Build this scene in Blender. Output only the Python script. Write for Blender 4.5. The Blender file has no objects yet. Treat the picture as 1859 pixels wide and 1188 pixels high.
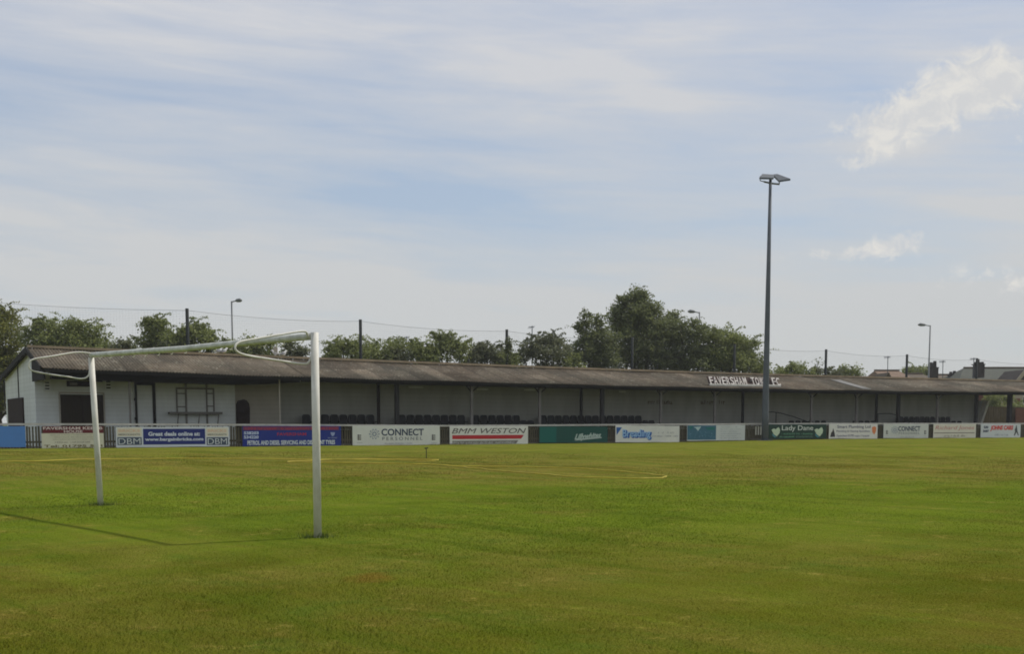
import bpy, math, random
import numpy as np
from mathutils import Vector, Matrix, Euler
random.seed(7); rng = np.random.default_rng(7)
R = math.radians
sc = bpy.context.scene
col = sc.collection

# ------------------------------------------------------------------ camera
FPX, CXP, HOR, EYE = 2216.0, 929.5, 769.0, 1.357
TH = R(6.0)
PPY = HOR + FPX*math.tan(TH)
cam_d = bpy.data.cameras.new('camera'); cam = bpy.data.objects.new('camera', cam_d); col.objects.link(cam)
cam.location = (0, 0, EYE); cam.rotation_euler = (R(90)-TH, 0, 0)
cam_d.sensor_fit = 'HORIZONTAL'; cam_d.sensor_width = 36; cam_d.lens = FPX/1859*36
cam_d.shift_y = (PPY-594)/1859
cam_d.clip_end = 6000; cam_d.clip_start = 0.1
sc.camera = cam

def ray(px, py):
    a = (px-CXP)/FPX; b = -(py-PPY)/FPX
    c, s = math.cos(TH), math.sin(TH)
    return Vector((a, c + b*s, -s + b*c))      # forward(c,-s) + b*up(s,c)

P0 = Vector((-19.3, 50.0, 0.4)); T = Vector((52.8, 30, 0)).normalized(); N = Vector((-T.y, T.x, 0))
def hs(s):
    u = min(1, max(0, (s-28)/17)); return .325+.105*u*u*(3-2*u)
def ground_z(x, y):
    d = (x-P0.x)*N.x + (y-P0.y)*N.y; s = (x-P0.x)*T.x + (y-P0.y)*T.y
    t = min(1, max(0, (d+32)/28.0)); return hs(s)*t*t*(3-2*t)
def SW(s, d, z): return Vector((P0.x+s*T.x+d*N.x, P0.y+s*T.y+d*N.y, z))
def SP(px, py, d):
    r = ray(px, py); o = Vector((0, 0, EYE))
    k = (d-(o-P0).dot(N))/r.dot(N); p = o+r*k
    return (p-P0).dot(T), p.z
def S(px, d, py=740): return SP(px, py, d)[0]
def G(px, py):
    r = ray(px, py); z = 0.0
    for _ in range(25):
        k = (z-EYE)/r.z; p = Vector((0, 0, EYE))+r*k; z = 0.5*z+0.5*ground_z(p.x, p.y)
    return Vector((p.x, p.y, ground_z(p.x, p.y)))
def D(px, py, depth):
    r = ray(px, py); return Vector((0, 0, EYE))+r*(depth/r.y)

# ------------------------------------------------------------------ materials
def newmat(name):
    m = bpy.data.materials.new(name); m.use_nodes = True
    nt = m.node_tree; b = nt.nodes['Principled BSDF']; return m, nt, b
def lin(c):
    return tuple(((x/255)/12.92 if x/255 <= .04045 else ((x/255+.055)/1.055)**2.4) for x in c)
def nd(nt, t, **kw):
    n = nt.nodes.new(t)
    for k, v in kw.items():
        if k.startswith('i_'):
            key = k[2:]; n.inputs[int(key) if key.isdigit() else key.replace('_', ' ')].default_value = v
        else: setattr(n, k, v)
    return n
def mth(nt, op, a, b=None, c=None, clamp=False):
    n = nt.nodes.new('ShaderNodeMath'); n.operation = op; n.use_clamp = clamp
    for i, v in enumerate((a, b, c)):
        if v is None: continue
        if isinstance(v, (int, float)): n.inputs[i].default_value = v
        else: nt.links.new(v, n.inputs[i])
    return n.outputs[0]
def mixc(nt, f, a, b):
    n = nt.nodes.new('ShaderNodeMix'); n.data_type = 'RGBA'
    for sock, v in ((n.inputs[0], f), (n.inputs[6], a), (n.inputs[7], b)):
        if isinstance(v, (int, float)): sock.default_value = v
        elif isinstance(v, tuple): sock.default_value = (*v[:3], 1)
        else: nt.links.new(v, sock)
    return n.outputs[2]
def noise(nt, vec, scale, detail=3, rough=.55, dist=0):
    n = nd(nt, 'ShaderNodeTexNoise'); n.inputs['Scale'].default_value = scale; n.inputs['Detail'].default_value = detail
    n.inputs['Roughness'].default_value = rough; n.inputs['Distortion'].default_value = dist
    nt.links.new(vec, n.inputs['Vector']); return n.outputs['Fac']
def ramp(nt, f, pts):
    n = nt.nodes.new('ShaderNodeValToRGB'); cr = n.color_ramp
    while len(cr.elements) < len(pts): cr.elements.new(.5)
    for e, (p, c) in zip(cr.elements, pts):
        e.position = p; e.color = (*(c if isinstance(c, tuple) else (c, c, c)), 1)
    nt.links.new(f, n.inputs[0]); return n.outputs[0]
def mat(name, c, rough=.7, c2=None, scale=2.0, amt=.5, bump=0.0, bscale=20, metal=0, detail=5, stretch=(1, 1, 1)):
    m, nt, b = newmat(name); b.inputs['Roughness'].default_value = rough; b.inputs['Metallic'].default_value = metal; b.inputs['Specular IOR Level'].default_value = .2
    g = nd(nt, 'ShaderNodeNewGeometry')
    mp = nd(nt, 'ShaderNodeMapping'); mp.inputs['Scale'].default_value = stretch; nt.links.new(g.outputs['Position'], mp.inputs[0])
    if c2 is None: c2 = tuple(x*.72 for x in c)
    n1 = noise(nt, mp.outputs[0], scale, detail, .62)
    f = ramp(nt, n1, [(.5-.25, 0.0), (.5+.25, amt*2 if amt < .5 else 1.0)])
    nt.links.new(mixc(nt, f, c, c2), b.inputs['Base Color'])
    if bump:
        bn = nd(nt, 'ShaderNodeBump'); bn.inputs['Strength'].default_value = bump; bn.inputs['Distance'].default_value = .02
        nt.links.new(noise(nt, g.outputs['Position'], bscale, 4), bn.inputs['Height']); nt.links.new(bn.outputs[0], b.inputs['Normal'])
    return m

def grass_color(nt, fine=True):
    g = nd(nt, 'ShaderNodeNewGeometry'); pos = g.outputs['Position']
    sx = nd(nt, 'ShaderNodeSeparateXYZ'); nt.links.new(pos, sx.inputs[0]); X, Y = sx.outputs[0], sx.outputs[1]
    flat = nd(nt, 'ShaderNodeCombineXYZ'); nt.links.new(X, flat.inputs[0]); nt.links.new(Y, flat.inputs[1]); pos = flat.outputs[0]
    big = noise(nt, pos, .16, 3, .5, .6); med = noise(nt, pos, .75, 5, .66, .4); sm = noise(nt, pos, 5, 5, .7); big2 = noise(nt, pos, .33, 4, .6, 1.0)
    green, olive = lin((101, 117, 32)), lin((121, 111, 52))
    dark, straw, lime = lin((78, 96, 24)), lin((168, 152, 78)), lin((121, 136, 38))
    # dryness of the turf: lush in the goalmouth, worn elsewhere
    yn = mth(nt, 'ADD', Y, mth(nt, 'MULTIPLY', mth(nt, 'SUBTRACT', big, .5), 9)); yn = mth(nt, 'ADD', yn, mth(nt, 'MULTIPLY', mth(nt, 'SUBTRACT', med, .5), 5))
    yn = mth(nt, 'ADD', yn, mth(nt, 'MULTIPLY', X, -.06))
    dry = ramp(nt, mth(nt, 'DIVIDE', yn, 80), [(.09, .55), (.125, .50), (.15, .56), (.178, .22), (.22, .02), (.30, .06), (.345, .34), (.40, .85), (.50, .78), (.60, .5), (1, .5)])
    dryv = mth(nt, 'ADD', dry, mth(nt, 'MULTIPLY', mth(nt, 'SUBTRACT', med, .5), 1.9))
    dryv = mth(nt, 'ADD', dryv, mth(nt, 'MULTIPLY', mth(nt, 'SUBTRACT', sm, .5), 1.0), clamp=True)
    c = mixc(nt, dryv, green, olive)
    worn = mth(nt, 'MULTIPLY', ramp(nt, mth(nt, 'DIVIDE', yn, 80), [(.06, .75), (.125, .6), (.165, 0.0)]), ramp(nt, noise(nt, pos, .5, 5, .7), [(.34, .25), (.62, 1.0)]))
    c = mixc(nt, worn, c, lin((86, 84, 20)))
    # mowing stripes parallel to the goal line
    q = mth(nt, 'ADD', mth(nt, 'MULTIPLY', X, .781), mth(nt, 'MULTIPLY', Y, .624))
    p2 = mth(nt, 'ADD', mth(nt, 'MULTIPLY', X, -.624), mth(nt, 'MULTIPLY', Y, .781))
    sv = nd(nt, 'ShaderNodeCombineXYZ'); nt.links.new(q, sv.inputs[0]); nt.links.new(mth(nt, 'MULTIPLY', p2, .09), sv.inputs[1])
    st = noise(nt, sv.outputs[0], 1.3, 5, .7)
    c = mixc(nt, ramp(nt, st, [(.50, 0.0), (.66, .75)]), c, dark)
    c = mixc(nt, ramp(nt, st, [(.30, .55), (.44, 0.0)]), c, lime)
    c = mixc(nt, ramp(nt, noise(nt, pos, 1.1, 6, .7, .3), [(.54, 0.0), (.66, .5)]), c, lin((80, 106, 36)))
    c = mixc(nt, ramp(nt, noise(nt, pos, .42, 6, .72, .2), [(.55, 0.0), (.68, .55)]), c, lin((112, 96, 44)))
    # dark damp patches, straw flecks
    c = mixc(nt, ramp(nt, big2, [(.50, 0.0), (.66, .75)]), c, mixc(nt, dryv, dark, lin((88, 80, 20))))
    fl = mth(nt, 'MULTIPLY', ramp(nt, noise(nt, pos, 2.4, 6, .78), [(.56, 0.0), (.70, .8)]), ramp(nt, med, [(.44, 0.0), (.6, 1.0)]))
    c = mixc(nt, fl, c, straw)
    if fine:
        f2 = noise(nt, pos, 55, 3, .8)
        c = mixc(nt, ramp(nt, f2, [(.36, .75), (.52, 0.0)]), c, lin((56, 66, 4)))
        c = mixc(nt, ramp(nt, f2, [(.56, 0.0), (.72, .5)]), c, straw)
    # a bare earth scuff
    for (bx, by, rr) in BARE:
        dx = mth(nt, 'SUBTRACT', X, bx); dy = mth(nt, 'SUBTRACT', Y, by)
        dd = mth(nt, 'SQRT', mth(nt, 'ADD', mth(nt, 'MULTIPLY', dx, dx), mth(nt, 'MULTIPLY', mth(nt, 'MULTIPLY', dy, dy), .3)))
        dd = mth(nt, 'ADD', dd, mth(nt, 'MULTIPLY', mth(nt, 'SUBTRACT', noise(nt, pos, 6, 3), .5), rr*1.6))
        c = mixc(nt, ramp(nt, mth(nt, 'DIVIDE', dd, rr*2), [(.2, .6), (.6, 0.0)]), c, lin((112, 84, 34)))
    return c, pos
BARE = [(G(673, 1048).x, G(673, 1048).y, .22)]

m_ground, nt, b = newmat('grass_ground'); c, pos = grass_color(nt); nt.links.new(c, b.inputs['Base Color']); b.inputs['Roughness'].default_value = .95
b.inputs['Specular IOR Level'].default_value = 0
bn = nd(nt, 'ShaderNodeBump'); bn.inputs['Strength'].default_value = .7; bn.inputs['Distance'].default_value = .05
nt.links.new(noise(nt, pos, 18, 5, .75), bn.inputs['Height']); nt.links.new(bn.outputs[0], b.inputs['Normal'])
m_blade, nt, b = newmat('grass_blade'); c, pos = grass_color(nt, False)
g = nd(nt, 'ShaderNodeNewGeometry')
rr = ramp(nt, g.outputs['Random Per Island'], [(0, .62), (.5, .95), (.88, 1.15), (1, 1.6)])
mx = nd(nt, 'ShaderNodeMix', data_type='RGBA', blend_type='MULTIPLY'); mx.inputs[0].default_value = 1
nt.links.new(c, mx.inputs[6]); nt.links.new(rr, mx.inputs[7]); nt.links.new(mx.outputs[2], b.inputs['Base Color']); b.inputs['Roughness'].default_value = .7
b.inputs['Specular IOR Level'].default_value = 0

def leafmat(name, c1, c2, trans=.25):
    m, nt, b = newmat(name); g = nd(nt, 'ShaderNodeNewGeometry')
    f = mth(nt, 'ADD', mth(nt, 'MULTIPLY', g.outputs['Random Per Island'], .6), mth(nt, 'MULTIPLY', noise(nt, g.outputs['Position'], .9, 3), .6))
    cc = mixc(nt, ramp(nt, f, [(.25, 0.0), (.8, 1.0)]), c1, c2); nt.links.new(cc, b.inputs['Base Color']); b.inputs['Roughness'].default_value = .6
    b.inputs['Specular IOR Level'].default_value = .25
    tr = nd(nt, 'ShaderNodeBsdfTranslucent'); nt.links.new(cc, tr.inputs[0]); ms = nd(nt, 'ShaderNodeMixShader'); ms.inputs[0].default_value = trans
    nt.links.new(b.outputs[0], ms.inputs[1]); nt.links.new(tr.outputs[0], ms.inputs[2]); nt.links.new(ms.outputs[0], nt.nodes['Material Output'].inputs[0]); return m
m_leaf_dark = leafmat('leaf_dark', (.095, .115, .05), (.21, .235, .095), .45)
m_leaf_mid = leafmat('leaf_mid', (.12, .145, .048), (.28, .31, .105), .42)
m_leaf_lime = leafmat('leaf_lime', (.12, .14, .028), (.24, .24, .06), .4)
m_leaf_grey = leafmat('leaf_grey', (.11, .125, .065), (.21, .22, .12), .4)
m_weed = leafmat('weed', (.10, .10, .022), (.20, .18, .05))
m_tuft = leafmat('tuft_green', (.045, .075, .012), (.09, .13, .02), .3)
m_bark = mat('bark', (.09, .07, .05), .9, (.05, .04, .03), 8)

m_white = mat('white_paint', (.78, .76, .70), .55, (.50, .48, .40), 6, .5, stretch=(1, 1, .5), detail=8)
m_cross = mat('white_paint_moss_shade', (.76, .76, .70), .55, (.32, .33, .25), 7, .45, detail=8)  # moss tone darkened to carry the bar's shaded underside as well
m_rail = mat('rail_paint', (.62, .59, .56), .6, (.42, .39, .36), 3)
m_roof = None
m_wallw = mat('white_render', (.74, .77, .74), .9, (.58, .60, .56), 1.6, .5, .3, 12, stretch=(1, 1, .35), detail=7)
m_recess = mat('cream_render', (.50, .46, .38), .9, (.36, .33, .27), .7)
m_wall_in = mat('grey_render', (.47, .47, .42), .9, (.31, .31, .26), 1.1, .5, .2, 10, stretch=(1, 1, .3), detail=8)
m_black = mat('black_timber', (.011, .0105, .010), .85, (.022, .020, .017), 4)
m_rbrown = mat('red_brown_timber', (.034, .020, .015), .85, (.022, .014, .012), 3)
m_shutter = mat('brown_shutter', (.026, .019, .011), .8, (.038, .028, .015), 3, stretch=(6, 6, .4))
m_paling = mat('weathered_paling', (.15, .13, .085), .95, (.07, .062, .04), 5, .5, stretch=(4, 4, .8))
m_conc = mat('concrete', (.24, .22, .20), .9, (.14, .13, .11), 1.5)
m_pathm = mat('path_tarmac', (.07, .068, .06), .95, (.045, .042, .036), 1.5)
m_galv = mat('galvanised_grey', (.13, .145, .16), .65, (.09, .10, .115), 1.2)
m_pole = mat('dark_post', (.025, .03, .03), .8, (.015, .018, .016), 2)
m_lamp = mat('lamp_grey', (.22, .23, .23), .5)
m_seat = mat('seat_plastic', (.010, .0105, .011), .6, (.016, .016, .015), 3)
m_brick = mat('brick', (.24, .105, .07), .9, (.16, .07, .05), 6)
m_brickd = mat('dark_brick', (.07, .058, .05), .9, (.045, .04, .036), 3)
m_slate = mat('slate', (.10, .105, .085), .9, (.07, .075, .062), 2)
m_tile = mat('clay_tile', (.22, .15, .10), .85, (.16, .11, .08), 2)
m_btile = mat('brown_tile', (.13, .10, .07), .85, (.09, .075, .055), 2)
m_rend = mat('house_render', (.42, .36, .28), .9, (.34, .29, .22), 1)
m_glass = mat('window_glass', (.05, .06, .07), .15)
m_hose = mat('yellow_hose', lin((205, 185, 70)), .6, lin((165, 150, 50)), 3)
m_gull = mat('gull_feathers', (.75, .74, .72), .7); m_gullg = mat('gull_grey', (.30, .31, .33), .7)

def cmat(name, rgb, rough=.6, dirt=.28):
    c = tuple(min(.86, x*1.22) for x in lin(rgb)); return mat(name, c, rough, tuple(x*.74+.01 for x in c), 1.6, dirt, detail=6)

def coursing(m, pitch, dark):
    nt = m.node_tree; b = nt.nodes['Principled BSDF']; src = b.inputs['Base Color'].links[0].from_socket
    g = nd(nt, 'ShaderNodeNewGeometry'); sx = nd(nt, 'ShaderNodeSeparateXYZ'); nt.links.new(g.outputs['Position'], sx.inputs[0])
    ln = mth(nt, 'LESS_THAN', mth(nt, 'FRACT', mth(nt, 'DIVIDE', sx.outputs[2], pitch)), .14)
    wn = nd(nt, 'ShaderNodeTexWhiteNoise'); wn.noise_dimensions = '1D'; nt.links.new(mth(nt, 'FLOOR', mth(nt, 'DIVIDE', sx.outputs[2], pitch)), wn.inputs['W'])
    c = mixc(nt, mth(nt, 'MULTIPLY', wn.outputs[0], .12), src, dark); c = mixc(nt, mth(nt, 'MULTIPLY', ln, .2), c, dark); nt.links.new(c, b.inputs['Base Color'])
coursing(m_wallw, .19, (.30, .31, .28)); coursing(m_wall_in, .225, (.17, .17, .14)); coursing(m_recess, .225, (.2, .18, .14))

# roof: corrugated cement sheet with lichen
m_roof, nt, b = newmat('corrugated_cement'); b.inputs['Roughness'].default_value = .9; b.inputs['Specular IOR Level'].default_value = .1
g = nd(nt, 'ShaderNodeNewGeometry'); pos = g.outputs['Position']
c = mixc(nt, ramp(nt, noise(nt, pos, .55, 5, .65), [(.38, 0.0), (.60, 1.0)]), (.13, .100, .070), (.22, .178, .128))
c = mixc(nt, ramp(nt, noise(nt, pos, .22, 3, .6), [(.42, 0.0), (.58, .75)]), c, (.105, .095, .072))
c = mixc(nt, ramp(nt, noise(nt, pos, 7, 6, .75), [(.46, 0.0), (.64, .65)]), c, (.075, .066, .050))
c = mixc(nt, ramp(nt, noise(nt, pos, 3.1, 6, .8), [(.55, 0.0), (.66, .85)]), c, (.33, .30, .23))
sxr = nd(nt, 'ShaderNodeSeparateXYZ'); nt.links.new(pos, sxr.inputs[0])
al = mth(nt, 'ADD', mth(nt, 'MULTIPLY', mth(nt, 'ADD', sxr.outputs[0], 19.3), T.x), mth(nt, 'MULTIPLY', mth(nt, 'SUBTRACT', sxr.outputs[1], 50), T.y))
dp = mth(nt, 'ADD', mth(nt, 'MULTIPLY', mth(nt, 'ADD', sxr.outputs[0], 19.3), N.x), mth(nt, 'MULTIPLY', mth(nt, 'SUBTRACT', sxr.outputs[1], 50), N.y))
cell = mth(nt, 'ADD', mth(nt, 'FLOOR', mth(nt, 'DIVIDE', al, 1.02)), mth(nt, 'MULTIPLY', mth(nt, 'GREATER_THAN', dp, 4.3), 97))
wn = nd(nt, 'ShaderNodeTexWhiteNoise'); wn.noise_dimensions = '1D'; nt.links.new(cell, wn.inputs['W'])
mxr = nd(nt, 'ShaderNodeMix', data_type='RGBA', blend_type='MULTIPLY'); mxr.inputs[0].default_value = 1; nt.links.new(c, mxr.inputs[6]); nt.links.new(ramp(nt, wn.outputs[0], [(0, .72), (.5, .98), (.9, 1.12), (1, 1.45)]), mxr.inputs[7]); c = mxr.outputs[2]
lap = mth(nt, 'LESS_THAN', mth(nt, 'FRACT', mth(nt, 'DIVIDE', al, 1.02)), .05)
c = mixc(nt, mth(nt, 'MULTIPLY', lap, .45), c, (.05, .045, .035))
c = mixc(nt, ramp(nt, noise(nt, pos, 1.3, 7, .8), [(.60, 0.0), (.68, .7)]), c, (.10, .105, .055))
nt.links.new(c, b.inputs['Base Color'])
m_ridge = mat('lichened_ridge', (.50, .38, .24), .9, (.27, .21, .14), 1.6, .5)
m_roofl = mat('pale_sheet', (.30, .29, .27), .8, (.24, .23, .21), 2)

# ------------------------------------------------------------------ mesh helpers
ORG = {}
class MB:
    def __init__(s): s.v = []; s.f = []
    def add(s, vs, fs):
        o = len(s.v); s.v += [tuple(v) for v in vs]; s.f += [tuple(i+o for i in f) for f in fs]; return s
    def hexa(s, p):  # 8 pts: bottom 4 ccw, top 4
        return s.add(p, [(0, 3, 2, 1), (4, 5, 6, 7), (0, 1, 5, 4), (1, 2, 6, 5), (2, 3, 7, 6), (3, 0, 4, 7)])
    def box(s, c, sz, rot=None):
        c = Vector(c); M = rot if rot is not None else Matrix.Identity(3); h = [x/2 for x in sz]
        return s.hexa([c+M @ Vector((a*h[0], b_*h[1], e*h[2])) for e in (-1, 1) for a, b_ in ((-1, -1), (1, -1), (1, 1), (-1, 1))])
    def sbox(s, s0, s1, d0, d1, z0, z1):
        return s.hexa([SW(a, b_, z) for z in (z0, z1) for a, b_ in ((s0, d0), (s1, d0), (s1, d1), (s0, d1))])
    def tube(s, pts, r, n=8, cap=True):
        pts = [Vector(p) for p in pts]; rs = r if isinstance(r, (list, tuple)) else [r]*len(pts)
        rings = []; ref = None
        for i, p in enumerate(pts):
            t = (pts[min(i+1, len(pts)-1)]-pts[max(i-1, 0)]).normalized()
            if ref is None: ref = Vector((0, 0, 1)) if abs(t.z) < .9 else Vector((1, 0, 0))
            u = t.cross(ref).normalized(); w = u.cross(t).normalized(); ref = w
            rings.append([p+(u*math.cos(2*math.pi*k/n)+w*math.sin(2*math.pi*k/n))*rs[i] for k in range(n)])
        vs = [v for rg in rings for v in rg]; fs = []
        for i in range(len(pts)-1):
            for k in range(n):
                k2 = (k+1) % n; fs.append((i*n+k, i*n+k2, (i+1)*n+k2, (i+1)*n+k))
        if cap: fs.append(tuple(range(n))[::-1]); fs.append(tuple((len(pts)-1)*n+k for k in range(n)))
        return s.add(vs, fs)
    def prism(s, poly, e):   # poly list of points, extruded by vector e
        n = len(poly); poly = [Vector(p) for p in poly]; e = Vector(e)
        return s.add(poly+[p+e for p in poly], [tuple(range(n))[::-1], tuple(range(n, 2*n))]+[(i, (i+1) % n, n+(i+1) % n, n+i) for i in range(n)])
    def build(s, name, m, parent=None, org=None, smooth=False):
        if parent is not None: org = ORG[parent.name]
        if org is None: org = Vector((0, 0, 0))
        org = Vector(org)
        me = bpy.data.meshes.new(name); me.from_pydata([(x-org.x, y-org.y, z-org.z) for x, y, z in s.v], [], s.f); me.update()
        me.materials.append(m); ob = bpy.data.objects.new(name, me); col.objects.link(ob)
        if parent is not None: ob.parent = parent
        else: ob.location = org
        ORG[ob.name] = org
        if smooth: me.shade_smooth()
        return ob
def tag(o, label=None, cat=None, group=None, kind=None):
    if label: o['label'] = label
    if cat: o['category'] = cat
    if group: o['group'] = group
    if kind: o['kind'] = kind
    return o
def empty(name, loc, label, cat, group=None):
    o = bpy.data.objects.new(name, None); o.empty_display_size = .3; col.objects.link(o); o.location = Vector(loc); ORG[o.name] = Vector(loc)
    return tag(o, label, cat, group)
def npmesh(name, verts, k, m, parent=None, org=(0, 0, 0)):
    """verts (n*k,3): n separate polygons with k corners"""
    if parent is not None: org = ORG[parent.name]
    n = len(verts)//k; me = bpy.data.meshes.new(name); me.vertices.add(n*k)
    me.vertices.foreach_set('co', (verts-np.array(org)).astype(np.float32).ravel())
    me.loops.add(n*k); me.loops.foreach_set('vertex_index', np.arange(n*k, dtype=np.int32))
    me.polygons.add(n); me.polygons.foreach_set('loop_start', np.arange(0, n*k, k, dtype=np.int32))
    me.update(calc_edges=True); me.materials.append(m); ob = bpy.data.objects.new(name, me); col.objects.link(ob)
    if parent is not None: ob.parent = parent
    else: ob.location = org
    ORG[ob.name] = Vector(org); return ob

# ------------------------------------------------------------------ ground
xs = np.concatenate([[-3000, -1200, -400, -160], np.linspace(-80, 100, 61), [180, 420, 1200, 3000]])
ys = np.concatenate([[-600, -100], np.linspace(-10, 110, 61), [200, 500, 1500, 4000]])
mb = MB(); nx = len(xs)
mb.v = [(x, y, ground_z(x, y)+(.012*math.sin(x*.7+y*.31)*math.sin(y*.53) if 3 < y < 70 else 0)) for y in ys for x in xs]
mb.f = [(j*nx+i, j*nx+i+1, (j+1)*nx+i+1, (j+1)*nx+i) for j in range(len(ys)-1) for i in range(nx-1)]
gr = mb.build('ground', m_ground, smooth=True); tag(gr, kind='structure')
mb = MB(); _L = np.linspace(-40, 90, 66); mb.add([SW(a, d, hs(a)+.03) for d in (.35, 4.1) for a in _L], [(i, i+1, 67+i, 66+i) for i in range(65)])
tag(mb.build('path', m_pathm), kind='structure')

def blades(n, X, Y, Z, h, w, lean=.5):
    a = rng.uniform(0, 2*np.pi, n); dx = np.cos(a)*w/2; dy = np.sin(a)*w/2
    l = rng.normal(0, lean, (n, 2))*h[:, None]
    v = np.empty((n, 3, 3)); v[:, 0] = np.stack([X-dx, Y-dy, Z-.004], 1); v[:, 1] = np.stack([X+dx, Y+dy, Z-.004], 1)
    v[:, 2] = np.stack([X+l[:, 0], Y+l[:, 1], Z+h], 1); return v.reshape(-1, 3)
gz = np.vectorize(ground_z)
n = 560000
Yb = 6.3*np.exp(rng.uniform(0, math.log(46/6.3), n)); Xb = rng.uniform(-1, 1, n)*(.46*Yb+4.5)
hb = rng.uniform(.010, .024, n); wb = .0032*np.maximum(1, Yb/10)
V1 = blades(n, Xb, Yb, gz(Xb, Yb), hb, wb, .8)
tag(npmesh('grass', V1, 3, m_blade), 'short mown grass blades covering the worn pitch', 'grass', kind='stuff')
# weeds along the foot of the fence
n = 16000
ss = rng.uniform(-8, 66, n); dd_ = rng.normal(-.10, .09, n)
Xw = P0.x+ss*T.x+dd_*N.x; Yw = P0.y+ss*T.y+dd_*N.y
hw = rng.uniform(.015, .045, n)*(.5+1.5*np.clip(np.sin(ss*1.1)*np.sin(ss*.37+1), 0, 1)); 
V2 = blades(n, Xw, Yw, gz(Xw, Yw), hw, np.full(n, .014), .35)
tag(npmesh('weeds', V2, 3, m_weed), 'long yellowish grass growing along the foot of the white railed fence', 'weeds', kind='stuff')

# ------------------------------------------------------------------ goal
A = G(577, 977); B = G(183, 918)
A.z = 0; B.z = 0
HG = 2.46
goal = empty('goal_frame', (A+B)/2, 'white football goal without a net, green stained crossbar and bent net brackets', 'goal')
def up(base, px, py):   # height above base seen at row py (vertical at base)
    r = ray(px, py); return EYE+r.z*(base.y/r.y)
ztA, ztB = up(A, 571, 604), up(B, 166, 650)
topA = D(571, 604, A.y); topB = D(165.5, 650, B.y+.02)
MB().tube([A-Vector((0, 0, .1)), A+(topA-A)*.5, topA], .047, 20).build('post', m_white, goal, smooth=True)
MB().tube([B-Vector((0, 0, .1)), B+(topB-B)*.5, topB], .047, 20).build('post', m_white, goal, smooth=True)
gl = (B-A).normalized(); bk = Vector((-.781, -.624, 0))
ca = D(566, 611, A.y+.02); cb = D(166, 645, B.y)
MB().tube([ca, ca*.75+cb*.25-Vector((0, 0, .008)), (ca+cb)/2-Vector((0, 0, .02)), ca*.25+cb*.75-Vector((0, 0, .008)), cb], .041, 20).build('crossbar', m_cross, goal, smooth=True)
def bez(pts, k=10):
    out = []; P = [Vector(p) for p in pts]; P = [2*P[0]-P[1]]+P+[2*P[-1]-P[-2]]
    for i in range(1, len(P)-2):
        for j in range(k):
            t = j/k; out.append(.5*((2*P[i])+(P[i+1]-P[i-1])*t+(2*P[i-1]-5*P[i]+4*P[i+1]-P[i+2])*t*t+(3*P[i]-P[i-1]-3*P[i+1]+P[i+2])*t**3))
    out.append(P[-2]); return out
def bracket(base, pts):     # pts: (px,py,fraction back)
    w = [D(px, py, base.y+bk.y*f) for px, py, f in pts]
    return MB().tube(bez(w), .0125, 10)
bracket(A, [(560, 612, .0), (552, 602, .12), (515, 607, .45), (468, 615, .85), (437, 621, 1.12), (427, 629, 1.22), (431, 639, 1.2), (450, 646, 1.0), (500, 654, .5), (550, 661, .06), (562, 656, 0), (565, 646, 0)]).build('net_support', m_white, goal, smooth=True)
bracket(B, [(172, 643, 0), (140, 640, .3), (95, 647, .85), (60, 653, 1.15), (52, 663, 1.22), (58, 673, 1.15), (85, 679, .85), (120, 684, .4), (148, 688, .1), (160, 683, 0), (163, 672, 0)]).build('net_support', m_white, goal, smooth=True)
for i in range(15):
    t = (i+.6)/15.2; p = ca.lerp(cb, t)+bk*-.0; p = p-Vector((0, 0, .02*4*t*(1-t)))
    q = p-bk*.040+Vector((0, 0, -.030))
    MB().tube([q+Vector((0, 0, .03)), q-bk*.010, q+Vector((0, 0, -.028)), q+bk*.025+Vector((0, 0, -.034))], .008, 6).build('net_hook', m_white, goal)
# long tufts the mower missed at each post
for base, lab in ((A, 'taller grass tuft around the foot of the near goal post'), (B, 'taller grass tuft around the foot of the far goal post')):
    n = 320; r_ = np.abs(rng.normal(0, .10, n)); a = rng.uniform(0, 6.283, n)
    xx = base.x+np.cos(a)*r_*1.4; yy = base.y+np.sin(a)*r_
    o = npmesh('grass_tuft', blades(n, xx, yy, np.zeros(n), rng.uniform(.03, .085, n), np.full(n, .007), .35), 3, m_tuft, org=(base.x, base.y, 0))
    tag(o, lab, 'grass tuft', 'grass tufts at the goal posts', 'stuff')

# ------------------------------------------------------------------ hose and sprinkler
def hosepath(pp):
    w = [G(x, y)+Vector((0, 0, .022)) for x, y in pp]; w = bez(w, 8)
    return [Vector((p.x+.05*math.sin(i*.8), p.y+.07*math.sin(i*.53), ground_z(p.x, p.y)+.022)) for i, p in enumerate(w)]
hp = [(-60, 841), (60, 839), (150, 836), (280, 834.5), (420, 834.5), (560, 836), (700, 835.5), (770, 835.5), (793, 836.5), (780, 838), (740, 837.2), (650, 836.2), (610, 836), (560, 838), (520, 841), (600, 842), (700, 843), (800, 846), (850, 848.5), (960, 849.5), (1060, 853), (1130, 858), (1180, 863), (1208, 867.5), (1190, 870.5), (1140, 870.5), (1060, 868.5), (970, 862), (900, 856), (860, 852), (830, 849), (790, 845.5), (750, 844)]
tag(MB().tube(hosepath(hp), .015, 6).build('hosepipe', m_hose, org=G(800, 846), smooth=True), 'yellow hosepipe looped across the pitch beyond the goal', 'hose')
hp2 = [(-60, 838), (100, 840.5), (240, 838), (330, 836.5), (400, 840), (480, 840.5)]
p = G(774, 833); sp = empty('sprinkler', p, 'thin dark sprinkler stake standing in the grass by the hose end', 'sprinkler')
MB().tube([p, p+Vector((0, 0, .32))], .014, 6).build('stake', m_pole, sp); MB().tube([p+Vector((-.06, 0, .33)), p+Vector((.06, 0, .35))], .022, 6).build('spray_head', m_pole, sp)

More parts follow.
